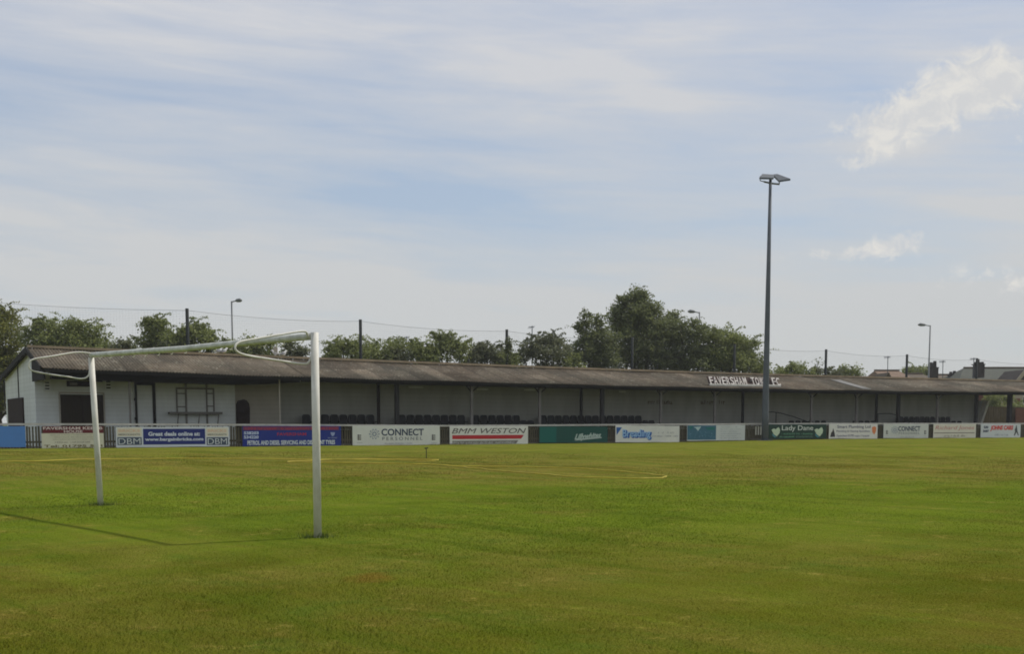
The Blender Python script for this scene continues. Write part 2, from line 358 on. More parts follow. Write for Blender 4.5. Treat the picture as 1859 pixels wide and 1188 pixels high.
# ------------------------------------------------------------------ perimeter fence
FE = empty('perimeter_fence', SW(26, .12, .4), 'long paling fence with a pale top rail, carrying the advertising boards round the pitch', 'fence')
mb = MB(); s = -9.0
while s < 68:
    w = .07+random.uniform(-.006, .006); h = .82+random.uniform(-.03, .02)
    ln = random.uniform(-.012, .012)
    mb.hexa([SW(s, .10, .28), SW(s+w, .10, .28), SW(s+w, .125, .28), SW(s, .125, .28), SW(s+ln, .10, .4+h), SW(s+w+ln, .10, .4+h), SW(s+w+ln, .125, .4+h), SW(s+ln, .125, .4+h)])
    s += .118+random.uniform(-.008, .008)
o = mb.build('palings', m_paling, FE); o['kind'] = 'stuff'
def zrail(s):
    px = [SP(x, y, .06) for x, y in ((-40, 770.5), (300, 771), (640, 772.5), (816, 773.5), (1000, 772.5), (1200, 771), (1500, 769.5), (1900, 769.5))]
    return float(np.interp(s, [p[0] for p in px], [p[1] for p in px]))
sl = np.linspace(-9, 68, 60)
mb = MB()
for a_, b_ in zip(sl[:-1], sl[1:]):
    za, zb = zrail(a_), zrail(b_)
    mb.hexa([SW(a_, .0, za-.045), SW(b_, .0, zb-.045), SW(b_, .10, zb-.045), SW(a_, .10, za-.045), SW(a_, .0, za+.035), SW(b_, .0, zb+.035), SW(b_, .10, zb+.035), SW(a_, .10, za+.035)])
mb.build('top_rail', m_rail, FE)
mb = MB()
for a_, b_ in zip(sl[:-1], sl[1:]): mb.sbox(a_, b_, .127, .17, .55, .63)
mb.build('lower_rail', m_paling, FE)
s = -8.3
while s < 68:
    MB().sbox(s, s+.10, .175, .275, .2, zrail(s)-.05).build('post', m_conc, FE); s += 2.55
for x in (1373, 1377.5, 1382):
    s, z = SP(x, 775, .05); MB().sbox(s-.035, s+.035, .06, .095, z-.47, z-.0).build('white_paling', m_white, FE)

# ------------------------------------------------------------------ advertising boards
DB = -.04       # board front plane
txt_cache = {}
def text_faces(body, bold=0, shear=0, spacing=1):
    cu = bpy.data.curves.new('lettering', 'FONT'); cu.body = body; cu.size = 1; cu.offset = bold; cu.shear = shear; cu.space_character = spacing; cu.resolution_u = 3
    cu.fill_mode = 'BOTH'; cu.extrude = .01
    ob = bpy.data.objects.new('lettering', cu); col.objects.link(ob); dg = bpy.context.evaluated_depsgraph_get(); dg.update()
    me = bpy.data.meshes.new_from_object(ob.evaluated_get(dg)); bpy.data.objects.remove(ob)
    vs = np.array([v.co[:] for v in me.vertices]); fs = [tuple(p.vertices) for p in me.polygons]; bpy.data.meshes.remove(me); bpy.data.curves.remove(cu)
    return vs, fs
def put_text(mb, body, x0, x1, y0, y1, d=DB, bold=.02, shear=0, tilt=0, th=.004, off=.006, spacing=1):
    """fit the words into the photo rectangle on the plane d"""
    vs, fs = text_faces(body, bold, shear, spacing)
    mn, mx = vs.min(0), vs.max(0)
    s0, zt = SP(x0, y0, d); s1, zb = SP(x1, y1, d); 
    zt = SP((x0+x1)/2, y0, d)[1]; zb = SP((x0+x1)/2, y1, d)[1]
    out = []
    for x, y, z in vs:
        u = (x-mn[0])/(mx[0]-mn[0]); v = (y-mn[1])/(mx[1]-mn[1])
        out.append(SW(s0+(s1-s0)*u, d-off-(th if z > 0 else 0), zb+(zt-zb)*v+tilt*(s1-s0)*(u-.5)))
    mb.add(out, fs)
def rect(mb, x0, x1, y0, y1, d=DB, th=.004, off=.002, skew=0):
    s0 = S(x0, d, y0); s1 = S(x1, d, y0); xm = (x0+x1)/2
    zt = SP(xm, y0, d)[1]; zb = SP(xm, y1, d)[1]; sk = skew*(zt-zb)
    mb.hexa([SW(s0, d-off-th, zb), SW(s1-sk, d-off-th, zb), SW(s1-sk, d-off, zb), SW(s0, d-off, zb), SW(s0, d-off-th, zt), SW(s1, d-off-th, zt), SW(s1, d-off, zt), SW(s0, d-off, zt)])
def marks(mb, x0, x1, y0, y1, d=DB, density=.8):
    """weathered small print too worn to read: short strokes"""
    s0 = S(x0, d, y0); s1 = S(x1, d, y0); xm = (x0+x1)/2; zt = SP(xm, y0, d)[1]; zb = SP(xm, y1, d)[1]; h = zt-zb; s = s0
    while s < s1-.01:
        if random.random() < density:
            w = h*random.uniform(.15, .3); k = random.choice((0, 1, 2))
            z0 = zb; z1 = zt if k == 0 else zb+h*.7
            mb.sbox(s, s+w, d-.010, d-.007, z0, z1)
            if k == 2: mb.sbox(s+w, s+w*2.2, d-.010, d-.007, z1-h*.2, z1)
            if k == 1: mb.sbox(s+w, s+w*2.2, d-.010, d-.007, z0, z0+h*.2)
        s += h*random.uniform(.5, .75)
def disc(mb, px, py, r, n=16, d=DB, ring=0, sy=1):
    s, z = SP(px, py, d); rs = abs(S(px+r, d, py)-s); rz = abs(SP(px, py-r*sy, d)[1]-z)
    pts = [(math.cos(2*math.pi*k/n), math.sin(2*math.pi*k/n)) for k in range(n)]
    if not ring: mb.prism([SW(s+rs*a, d-.010, z+rz*b_) for a, b_ in pts], N*.006)
    else:
        for k in range(n):
            a, b_ = pts[k], pts[(k+1) % n]; q = [(a[0], a[1]), (b_[0], b_[1]), (b_[0]*ring, b_[1]*ring), (a[0]*ring, a[1]*ring)]
            mb.prism([SW(s+rs*u, d-.010, z+rz*v) for u, v in q], N*.006)
def poly(mb, pts, d=DB, off=.010, th=.006):
    q = [SP(x, y, d) for x, y in pts]; mb.prism([SW(s, d-off, z) for s, z in q], N*th)
CM = {}
def C(rgb):
    if rgb not in CM: CM[rgb] = cmat('paint_%02x%02x%02x' % rgb, rgb)
    return CM[rgb]
def board(x0, x1, yt, yb, rgb, label, tiltz=0, matl=None):
    d = DB; s0 = S(x0, d, 785); s1 = S(x1, d, 785); xm = (x0+x1)/2; zt = SP(xm, yt, d)[1]; zb = SP(xm, yb, d)[1]
    zb = max(zb, hs(s0)+.004)
    tiltz = tiltz or random.uniform(-.03, .03); r = empty('advertising_board', SW((s0+s1)/2, d, zb), label, 'advertising board', 'advertising boards along the pitch fence')
    mb = MB(); k = 14; rows = []
    # a slightly buckled sheet with thickness
    for dd in (0, .018):
        for z in (zb, zt):
            rows.append([SW(s0+(s1-s0)*i/k, d+dd+.004*math.sin(i*1.7+s0)*(1 if 0 < i < k else 0)*0, z+.006*math.sin(i*.9+s0*2)+tiltz*(i/k-.5)) for i in range(k+1)])
    vs = [v for rw in rows for v in rw]; m_ = k+1; fs = []
    for i in range(k):
        fs += [(i, i+1, m_+i+1, m_+i), (2*m_+i+1, 2*m_+i, 3*m_+i, 3*m_+i+1), (m_+i, m_+i+1, 3*m_+i+1, 3*m_+i), (i+1, i, 2*m_+i, 2*m_+i+1)]
    fs += [(0, m_, 3*m_, 2*m_), (k, 2*m_+k, 3*m_+k, m_+k)]
    mb.add(vs, fs); mb.build('panel', matl or C(rgb), r); return r
def text_part(r, rgb, body, x0, x1, y0, y1, **kw):
    mb = MB(); put_text(mb, body, x0, x1, y0, y1, **kw); mb.build('lettering', C(rgb), r)
def mark_part(r, rgb, x0, x1, y0, y1, density=.8, name='small_print'):
    mb = MB(); marks(mb, x0, x1, y0, y1, density=density); mb.build(name, C(rgb), r)
def rect_part(r, rgb, x0, x1, y0, y1, name='colour_band', off=.002, skew=0):
    mb = MB(); rect(mb, x0, x1, y0, y1, off=off, skew=skew); return mb.build(name, C(rgb), r)

r = board(-70, 46, 774, 812.5, (82, 128, 190), 'plain sky blue board with no lettering, leftmost on the fence')
r = board(75, 188, 787, 814, (205, 200, 178), 'board with a maroon upper strip over a stained cream lower half')
rect_part(r, (100, 40, 45), 77, 187.5, 774.5, 787, 'upper_panel', off=.001)
text_part(r, (215, 200, 195), 'FAVERSHAM KEBAB', 78, 186, 775.5, 780.5, off=.007); text_part(r, (215, 200, 195), 'HOUSE', 116, 150, 781.5, 786.5, off=.007)
for y in (789, 793, 797): mark_part(r, (165, 158, 140), 88+random.uniform(0, 10), 170, y, y+2)
mark_part(r, (120, 110, 95), 100, 166, 802, 804.5); text_part(r, (110, 100, 60), 'Tel: 01795 531', 80, 186, 808, 812.5)

r = board(210, 416, 775.5, 812, (205, 208, 212), 'white board with a navy centre panel and a slate lettered block at each end')
rect_part(r, (38, 48, 112), 259.5, 372, 779, 807.5, 'centre_panel')
text_part(r, (205, 210, 225), 'Great deals online at:', 269, 363, 784.5, 792, off=.007, bold=.035); text_part(r, (205, 210, 225), 'www.bargainbricks.com', 263, 369, 795, 802.5, off=.007, bold=.035)
for x0, x1 in ((213, 257), (375, 414)):
    rect_part(r, (212, 205, 188), x0-1, x1, 777, 793, 'pale_block'); text_part(r, (214, 180, 150), 'BRICKS', x0+2, x1-3, 780, 785, off=.007)
    mb = MB(); put_text(mb, 'MERCHANTS', x0+2, x1-3, 788, 791, off=.007); mb.build('lettering', C((120, 115, 105)), r)
    rect_part(r, (72, 82, 98), x0, x1, 794.5, 808.5, 'logo_block'); text_part(r, (215, 220, 222), 'DBM', x0+2, x1-2, 796.5, 807, off=.007, bold=-.012)

r = board(440, 619, 774, 811, (34, 50, 128), 'royal blue board with a red headed top strip and white lettering')
rect_part(r, (112, 52, 84), 441, 615, 775, 781.5, 'top_strip'); mark_part(r, (165, 55, 70), 445, 612, 776, 780.5, .92, 'red_print')
text_part(r, (190, 198, 220), '538203', 442.5, 469.5, 784, 789.5, bold=.04); text_part(r, (190, 198, 220), '534220', 442.5, 469.5, 791.5, 797, bold=.04)
text_part(r, (165, 50, 80), 'FAVERSHAM', 503, 556, 786, 791.5); text_part(r, (210, 215, 232), 'PETROL AND DIESEL SERVICING AND DISCOUNT TYRES', 449, 608, 800, 808, bold=.03)
mb = MB(); poly(mb, [(600, 785.5), (608, 785.5), (607, 790), (604, 793), (601, 790)]); mb.build('badge', C((150, 160, 195)), r); mark_part(r, (150, 160, 190), 594, 613, 794, 796.5)

def connect(x0, x1, yt, yb, label, rgb=(208, 208, 200)):
    r = board(x0, x1, yt, yb, rgb, label); w = x1-x0; h = yb-yt
    X = lambda u: x0+u*w; Yy = lambda v: yt+v*h
    mb = MB(); cx, cy, rr_ = X(.25), Yy(.42), h*.11
    disc(mb, cx, cy, rr_, 16, ring=.6)
    for k in range(10):
        a = 2*math.pi*k/10; disc(mb, cx+math.cos(a)*h*.235, cy+math.sin(a)*h*.235, h*.035, 6)
        a += .31; disc(mb, cx+math.cos(a)*h*.17, cy+math.sin(a)*h*.17, h*.022, 6)
    mb.build('emblem', C((120, 132, 150)), r)
    text_part(r, (52, 64, 86), 'CONNECT', X(.33), X(.815), Yy(.15), Yy(.50), bold=.02)
    text_part(r, (120, 122, 124), 'PERSONNEL', X(.34), X(.80), Yy(.565), Yy(.73), bold=.005, spacing=1.5)
    mark_part(r, (150, 150, 148), X(.36), X(.68), Yy(.86), Yy(.92))
    for u in (.08, .93):
        mb = MB()
        for v in (.46, .56, .66): rect(mb, X(u)-w*.018, X(u)+w*.018, Yy(v), Yy(v+.055), off=.003)
        rect(mb, X(u)-w*.022, X(u)-w*.012, Yy(.44), Yy(.73), off=.0085); mb.build('side_mark', C((95, 92, 88)), r)
        mb = MB(); rect(mb, X(u)-w*.03, X(u)+w*.035, Yy(.85), Yy(.87), off=.003); mb.build('thin_line', C((160, 160, 158)), r)
    return r
connect(640, 798.5, 773.5, 809.5, 'long white board, dotted ring emblem and navy capitals, right of the near goal post')

r = board(816.5, 958.5, 774.5, 808, (214, 212, 204), 'white board with slanting grey capitals over a red stripe')
text_part(r, (88, 82, 78), 'BMM WESTON', 820, 955, 778, 787.5, bold=.0, shear=.3)
rect_part(r, (178, 44, 48), 821, 951, 790.5, 797.5, 'red_stripe', skew=.8)
rect_part(r, (120, 116, 108), 821, 941, 800.5, 806.5, 'grey_stripe', skew=.8); mark_part(r, (196, 194, 186), 822, 934, 802, 806, .85)

r = board(979, 1103, 775, 804.5, (28, 74, 66), 'dark green board with white handwritten style lettering')
rect_part(r, (20, 92, 84), 980, 1010, 776, 804, 'teal_patch', off=.001)
text_part(r, (170, 185, 178), 'Lillywhites', 1043, 1091, 787, 800, bold=.04, shear=.4, tilt=.06)
mb = MB(); poly(mb, [(1043, 800.5), (1050, 797), (1092, 794), (1092, 796), (1062, 799)]); mb.build('underline', C((170, 185, 178)), r)

r = board(1117.5, 1233.5, 773.5, 803.5, (212, 210, 202), 'white board with a blue corner triangle and blue shadowed lettering')
mb = MB(); poly(mb, [(1119, 776.5), (1129, 776.5), (1119.3, 790.5)]); mb.build('corner_triangle', C((30, 84, 150)), r)
text_part(r, (34, 84, 160), 'Breading', 1131.5, 1183, 781, 800, bold=.07, off=.004); text_part(r, (150, 185, 222), 'Breading', 1130, 1180.5, 780, 798, bold=.015, off=.012)
mark_part(r, (165, 165, 165), 1195, 1224, 784, 787.5); mark_part(r, (150, 150, 155), 1184, 1231, 791, 793.5)

r = board(1247.5, 1352.5, 772.5, 800.5, (200, 202, 198), 'board split between a teal painted scene and a white half of small print')
rect_part(r, (62, 104, 122), 1248, 1300, 773, 799, 'scene_panel')
mb = MB(); poly(mb, [(1259, 776), (1273, 775), (1270, 779), (1267, 783), (1263, 778)]); mb.build('white_mark', C((170, 190, 190)), r)
mb = MB(); poly(mb, [(1280, 777), (1296, 776), (1298, 781), (1285, 781)]); poly(mb, [(1250, 774.5), (1258, 774.5), (1254, 781)]); mb.build('teal_mark', C((40, 110, 104)), r)
mb = MB()
for k in range(26):
    x = random.uniform(1249, 1298); y = random.uniform(783, 796); rect(mb, x, x+random.uniform(1, 2.4), y, y+random.uniform(.5, 2), off=.003+.0002*k)
mb.build('flecks', C((92, 128, 148)), r)
for k, y in enumerate((775, 779, 783, 787, 791, 795)): mark_part(r, (160, 165, 165), 1308, 1338+8*(k % 2), y, y+1.6)

r = board(1396, 1500, 771, 797.5, (38, 62, 52), 'dark green board with serif style white words between two pale heart shapes')
text_part(r, (210, 214, 208), 'Lady Dane', 1419.5, 1476, 773, 784.5, bold=.005)
for x in (1400.5, 1478.5):
    mb = MB(); poly(mb, [(x, 781), (x+4, 778.5), (x+7.5, 780), (x+13, 776), (x+15.5, 781), (x+14.5, 787), (x+9.5, 793), (x+4, 789)]); mb.build('heart', C((190, 204, 178)), r)
    mb = MB(); poly(mb, [(x+1, 787), (x+4, 790), (x+9, 794), (x+6, 795), (x+2, 792)]); mb.build('heart_shadow', C((70, 130, 140)), r)
mark_part(r, (96, 150, 118), 1419, 1452, 786.5, 789.5, .95); mark_part(r, (96, 150, 118), 1455, 1475, 786.5, 789.5, .95)
mark_part(r, (110, 165, 128), 1415, 1442, 792, 795, .95); mark_part(r, (100, 130, 110), 1445, 1477, 791.5, 795, .9)

r = board(1505, 1593, 770.5, 797, (216, 212, 206), 'white board with a dark tower mark left and an orange shield right')
text_part(r, (74, 72, 104), 'Smart Plumbing Ltd', 1520, 1580, 772.5, 779.5, bold=.005); text_part(r, (100, 98, 124), 'Plumbing & Heating Specialists', 1518.5, 1579, 781.5, 786, bold=.0)
text_part(r, (100, 98, 124), 'Faversham 01795', 1519, 1550, 789.5, 793.5, bold=.0); mark_part(r, (110, 108, 130), 1552, 1578, 790, 793.5)
mb = MB(); poly(mb, [(1507, 794), (1509, 786), (1511, 784), (1512.5, 778), (1514, 784), (1515, 787), (1516, 793.5)]); mb.build('tower_mark', C((62, 58, 62)), r)
mb = MB(); poly(mb, [(1583, 776.5), (1587, 774.5), (1590.5, 776.5), (1590, 784), (1587, 789.5), (1583.5, 785)]); mb.build('shield', C((216, 130, 84)), r)
connect(1604, 1685.5, 770.5, 796, 'short greyish board with a dotted ring emblem and navy capitals', (200, 200, 194))

r = board(1694.5, 1771.5, 770.5, 796, (212, 206, 192), 'cream board with thin red script over a brown line')
text_part(r, (190, 120, 112), 'Richard Jones', 1698, 1768, 773.5, 782.5, bold=-.005, shear=.25)
mb = MB(); rect(mb, 1696, 1769, 786, 787.2, off=.003); mb.build('brown_line', C((112, 96, 88)), r); mark_part(r, (120, 108, 92), 1714, 1752, 790, 793.5)

r = board(1780.5, 1852.5, 770.5, 795, (204, 206, 208), 'pale grey board with red capitals and a dark striding figure')
text_part(r, (205, 70, 62), 'JOHNS CARS', 1798, 1839, 773, 783.5, bold=.05, shear=.2)
text_part(r, (70, 78, 96), '530', 1786, 1794, 774, 778.5, bold=.05); text_part(r, (70, 78, 96), '3687', 1784.5, 1795, 781, 785.5, bold=.05); mark_part(r, (150, 155, 165), 1806, 1830, 788, 791.5)
mb = MB(); poly(mb, [(1844, 776), (1846, 776), (1847, 784), (1849.5, 791), (1848, 791), (1845, 785), (1842, 791.5), (1840.5, 791), (1843, 784), (1842, 781)]); disc(mb, 1845, 774.5, 1.3, 8); mb.build('figure_mark', C((70, 74, 76)), r)
r = board(1868, 1960, 770.5, 794.5, (196, 196, 190), 'plain off white board at the right end of the fence')

# ------------------------------------------------------------------ roof geometry
DE, DR = 2.3, 6.2
ev = [SP(x, y, DE) for x, y in ((81.6, 667), (143, 670), (272, 677), (380, 679.5), (562, 684), (640, 687), (880, 694), (1180, 702), (1340, 705), (1600, 709.6), (1859, 712))]
rg = [SP(x, y, DR) for x, y in ((52, 633), (191, 636.5), (380, 647), (562, 653.4), (640, 656.6), (880, 666), (1180, 675.5), (1340, 681.4), (1600, 688), (1859, 694))]
pe = np.polyfit([p[0] for p in ev], [p[1] for p in ev], 4); pr = np.polyfit([p[0] for p in rg], [p[1] for p in rg], 4)
smin = min(ev[0][0], rg[0][0]); SL = smin-.05; SR = 74.0
def zE(s): return float(np.polyval(pe, min(68, max(SL, s))))
def zR(s): return float(np.polyval(pr, min(68, max(SL, s))))
def zroof(s, d):
    if d <= DR: return zE(s)+(zR(s)-zE(s))*(d-DE)/(DR-DE)
    return zR(s)-(.11 if s < SL+4.8 else .24)*(d-DR)
S_C = S(510, 6.0, 730)   # end of the clubhouse part
def roofpart(name, s0, s1, parent, ds, mt=m_roof, lift=0.0, amp=.024):
    n = int((s1-s0)/.146*6); mb = MB(); m_ = n+1
    for d in ds:
        for i in range(m_):
            s = s0+(s1-s0)*i/n; mb.v.append(tuple(SW(s, d, zroof(s, d)+amp*math.cos(2*math.pi*s/.146)+lift+.015*math.sin(s*.9+d))))
    for j in range(len(ds)-1):
        for i in range(n): mb.f.append((j*m_+i, j*m_+i+1, (j+1)*m_+i+1, (j+1)*m_+i))
    o = mb.build(name, mt, parent, smooth=True); md = o.modifiers.new('thickness', 'SOLIDIFY'); md.thickness = .012; return o
def strip(mb, s0, s1, d0, d1, zf0, zf1, step=1.5):
    """box following the roof line: zf(s) bottom and top"""
    n = max(1, int((s1-s0)/step)); L = [s0+(s1-s0)*i/n for i in range(n+1)]
    for a_, b_ in zip(L[:-1], L[1:]):
        mb.hexa([SW(a_, d0, zf0(a_)), SW(b_, d0, zf0(b_)), SW(b_, d1, zf0(b_)), SW(a_, d1, zf0(a_)), SW(a_, d0, zf1(a_)), SW(b_, d0, zf1(b_)), SW(b_, d1, zf1(b_)), SW(a_, d1, zf1(a_))])
    return mb

# ------------------------------------------------------------------ clubhouse
DW = 5.6
CH = empty('clubhouse', SW((SL+S_C)/2, 6, .4), 'white rendered clubhouse with brown shuttered doorway under the left end of the long corrugated roof', 'clubhouse')
roofpart('roof', SL, S_C, CH, [DE, 4.3, DR]); roofpart('rear_wing_roof', SL, SL+4.7, CH, [DR+.002, 9.5, 15.5]); roofpart('rear_roof', SL+4.81, S_C, CH, [DR+.002, 9.2])
strip(MB(), SL, S_C, DR-.14, DR+.14, lambda s: zR(s)+.02, lambda s: zR(s)+.13).build('ridge_cap', m_ridge, CH)
SWL = SL+.16          # front left corner of the walls
sw_end = S(427, DW, 735)
strip(MB(), SWL, sw_end, DW, DW+.2, lambda s: .3, lambda s: zroof(s, DW)-.06).build('front_wall', m_wallw, CH)
# gable end wall
mb = MB(); mb.prism([SW(SWL, DW+.202, .3), SW(SWL, 15.3, .3), SW(SWL, 15.3, zroof(SWL, 15.3)-.1), SW(SWL, DR, zR(SWL)-.1), SW(SWL, DW+.202, zroof(SWL, DW)-.1)], T*.2); mb.build('gable_wall', m_wallw, CH)
def PS(px, py, s):
    """distance behind the fence and height where a photo ray meets the plane across the stand at s"""
    r = ray(px, py); o = Vector((0, 0, EYE)); k = (s-(o-P0).dot(T))/r.dot(T); p = o+r*k; return (p-P0).dot(N), p.z
for px in (34, 8):
    dq, zt = PS(px, 690, SWL); MB().sbox(SWL-.03, SWL-.002, dq, dq+.2, 2.2, zroof(SWL, dq+.2)-.16).build('gable_timber', m_black, CH)
dq0, zt = PS(43, 722, SWL); dq1 = PS(1, 722, SWL)[0]; MB().sbox(SWL-.08, SWL-.004, dq0, min(dq1, 14.2), .4, zt).build('side_door', m_rbrown, CH)
def barge(d0, d1): 
    return MB().hexa([SW(SL-.10, d0, zroof(SL, d0)-.2), SW(SL-.05, d0, zroof(SL, d0)-.2), SW(SL-.05, d1, zroof(SL, d1)-.2), SW(SL-.10, d1, zroof(SL, d1)-.2), SW(SL-.10, d0, zroof(SL, d0)+.05), SW(SL-.05, d0, zroof(SL, d0)+.05), SW(SL-.05, d1, zroof(SL, d1)+.05), SW(SL-.10, d1, zroof(SL, d1)+.05)])
barge(DE, DR).build('bargeboard', m_black, CH); barge(DR, 15.5).build('bargeboard', m_black, CH)
zq = SP(60, 688, 4.0)[1]
MB().prism([SW(SL+.05, DE+.1, zE(SL)-.06), SW(SL+.05, DE+.1, zE(SL)-.5), SW(SL+.05, DW-.01, zE(SL)-.5), SW(SL+.05, DW-.01, zroof(SL, DW)-.06)], T*.08).build('verge_shade_panel', m_black, CH)  # black sheet added for the shade at the verandah's end
strip(MB(), SWL+.3, S_C, 3.2, 3.35, lambda s: zE(s)-.44+.22*max(0, (s-sw_end)/(S_C-sw_end)), lambda s: zroof(s, 3.2)-.05).build('dark_soffit_shade', m_black, CH)  # dark paint and the eave's shade put together in one black strip
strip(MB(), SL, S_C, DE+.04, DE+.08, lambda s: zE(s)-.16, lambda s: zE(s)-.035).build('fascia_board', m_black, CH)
# shuttered doorway
dd0 = DW-.05
def wrect(px0, px1, py0, py1, d0, d1): 
    s0 = S(px0, d0, 740); s1 = S(px1, d0, 740); xm = (px0+px1)/2; zt = SP(xm, py0, d0)[1]; zb = max(.41, SP(xm, py1, d0)[1]); return s0, s1, d0, d1, zb, zt
sh = MB().sbox(*wrect(110, 188, 717, 811, DW-.03, DW-.001)).build('shutter', m_shutter, CH)
mb = MB(); mb.sbox(*wrect(149, 151, 717, 811, DW-.045, DW-.031)); mb.build('meeting_stile', m_rbrown, sh)
mb = MB(); mb.sbox(*wrect(107.5, 110, 715, 811, DW-.06, DW-.001)); mb.build('door_jamb', m_recess, CH); MB().sbox(*wrect(188, 190.5, 715, 811, DW-.06, DW-.001)).build('door_jamb', m_recess, CH)
mb = MB(); mb.sbox(*wrect(108, 190, 712.5, 714.8, DW-.08, DW-.001)); mb.build('lintel', m_recess, CH)
mb = MB(); mb.sbox(*wrect(123, 165, 692.5, 702.5, DW-.05, DW-.001)); o = mb.build('name_board', m_rbrown, CH)
mb = MB(); mb.sbox(*wrect(128, 142, 695, 700, DW-.056, DW-.051)); mb.build('name_lettering', m_conc, o)
for x0, y0 in ((82, 691), (193, 689.5)):
    v = MB().sbox(*wrect(x0-1.5, x0+12, y0-1, y0+19, DW-.14, DW-.001)).build('vent', m_wallw, CH)
    mb = MB()
    for k in range(3): mb.sbox(*wrect(x0+1.5, x0+9, y0+3+5.5*k, y0+5.4+5.5*k, DW-.16, DW-.141))
    mb.build('louvre', m_black, v)
for y, x0, x1 in ((691, 175, 188),):
    MB().sbox(*wrect(x0, x1, y, y+3, DW-.27, DW-.251)).build('dark_panel', m_black, CH)
# downpipe, white door with dark jambs
MB().tube([SW(S(236, 3.3), 3.3, .4), SW(S(236, 3.3), 3.3, zE(2)-.1)], .045, 8).build('downpipe', m_conc, CH)
dr = MB().sbox(*wrect(249, 278, 700, 811, DW-.02, DW-.001)).build('door', m_wallw, CH)
mb = MB(); mb.sbox(*wrect(246, 249.5, 693, 811, DW-.09, DW-.001)); mb.build('door_jamb', m_black, CH)
mb = MB(); mb.sbox(*wrect(278, 283, 693, 811, DW-.09, DW-.001)); mb.build('door_jamb', m_black, CH)
mb = MB(); mb.sbox(*wrect(249.7, 277.8, 694.5, 699.8, DW-.07, DW-.001)); mb.build('door_head', m_black, CH)
for y in (723, 758): MB().sbox(*wrect(244, 246, y, y+5, DW-.12, DW-.091)).build('hinge', m_black, CH)
# serving hatch with drop shelf
mb = MB()
for q in ((320.5, 390, 704.5, 707.5), (320.5, 323, 707.5, 750), (387.5, 390, 707.5, 748), (337, 340, 697, 770), (374.8, 377.2, 697, 770)): mb.sbox(*wrect(*q, DW-.06-.004*random.random(), DW-.001))
for q in ((323, 337, 714, 716), (323, 337, 738, 740), (377.2, 387.5, 714, 716), (377.2, 387.5, 737, 739)): mb.sbox(*wrect(*q, DW-.045, DW-.001))
mb.build('hatch_frame', m_conc, CH)
mb = MB(); mb.sbox(*wrect(308, 404, 748.5, 752.5, DW-.42, DW-.07)); shf = mb.build('hatch_shelf', m_conc, CH)
for x in (322, 360, 395):
    s_ = S(x, DW-.2); MB().tube([SW(s_, DW-.38, SP(x, 752, DW-.4)[1]), SW(s_-.02, DW-.03, .85)], .028, 6).build('shelf_bracket', m_conc, shf)
# recess with brown arched door
DQ = 6.0
MB().sbox(sw_end-.2, sw_end, DW+.2, DQ, .3, zroof(sw_end, DQ)-.42).build('recess_side_wall', m_recess, CH)
strip(MB(), sw_end, S_C, DQ, DQ+.2, lambda s: .3, lambda s: zroof(s, DQ)-.42).build('recess_wall', m_recess, CH)
x0, x1 = 428.5, 453; q = [SP(x, y, DQ) for x, y in ((x0, 805), (x1, 805), (x1, 742), (x1-1.5, 733), (x1-6, 727.5), ((x0+x1)/2+1, 725.5), (x0+3, 728), (x0, 735))]
MB().prism([SW(s, DQ-.06, z) for s, z in q], N*.055).build('arched_door', m_rbrown, CH)
MB().sbox(S_C-.2, S_C, DQ+.2, 6.5, .3, zroof(S_C, DQ)-.45).build('party_wall', m_recess, CH)
for px in (508,): MB().tube([SW(S(px, 3.0), 3.0, .4), SW(S(px, 3.0), 3.0, zroof(S(px, 3.0), 3.0)-.1)], .03, 8).build('canopy_post', m_recess, CH)

# ------------------------------------------------------------------ grandstand
GS = empty('grandstand', SW((S_C+SR)/2, 6, .4), 'long low open fronted stand under a brown corrugated roof with lichened ridge', 'grandstand')
roofpart('roof', S_C+.004, SR, GS, [DE, 4.3, DR]); roofpart('rear_roof', S_C+.004, SR, GS, [DR+.002, 9.0])
strip(MB(), S_C, SR, DR-.14, DR+.14, lambda s: zR(s)+.02, lambda s: zR(s)+.13).build('ridge_cap', m_ridge, GS)
for (a0, a1) in ((1519, 1531),):
    s0, s1 = S(a0+3, 4.3, 700), S(a1+3, 4.3, 700); roofpart('roof_patch', s0+.3, s1+.5, GS, [DE+.25, 4.1, 5.3], m_roofl, .035)
DWB = 6.4
S_E = S(1773, DWB, 740)
# rear wall, with an opening for the stair near the right
og0, og1 = S(1592, DWB, 740), S(1629, DWB, 740)
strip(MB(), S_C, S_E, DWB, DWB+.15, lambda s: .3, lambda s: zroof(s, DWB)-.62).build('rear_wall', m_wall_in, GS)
strip(MB(), S_C, og0, DWB+.02, DWB+.12, lambda s: zroof(s, DWB)-.6, lambda s: zroof(s, DWB)-.06).build('wall_head', m_black, GS)
strip(MB(), og1, S_E+1.2, DWB+.02, DWB+.12, lambda s: zroof(s, DWB)-.6, lambda s: zroof(s, DWB)-.06).build('wall_head', m_black, GS)
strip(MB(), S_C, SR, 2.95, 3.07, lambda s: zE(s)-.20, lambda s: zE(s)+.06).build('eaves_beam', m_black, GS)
strip(MB(), S_C, SR, DE+.04, DE+.08, lambda s: zE(s)-.13, lambda s: zE(s)-.035).build('fascia_board', m_black, GS)
for dq in (3.9, 5.2): strip(MB(), S_C, SR, dq, dq+.07, lambda s, dq=dq: zroof(s, dq)-.18, lambda s, dq=dq: zroof(s, dq)-.04).build('purlin', m_black, GS)
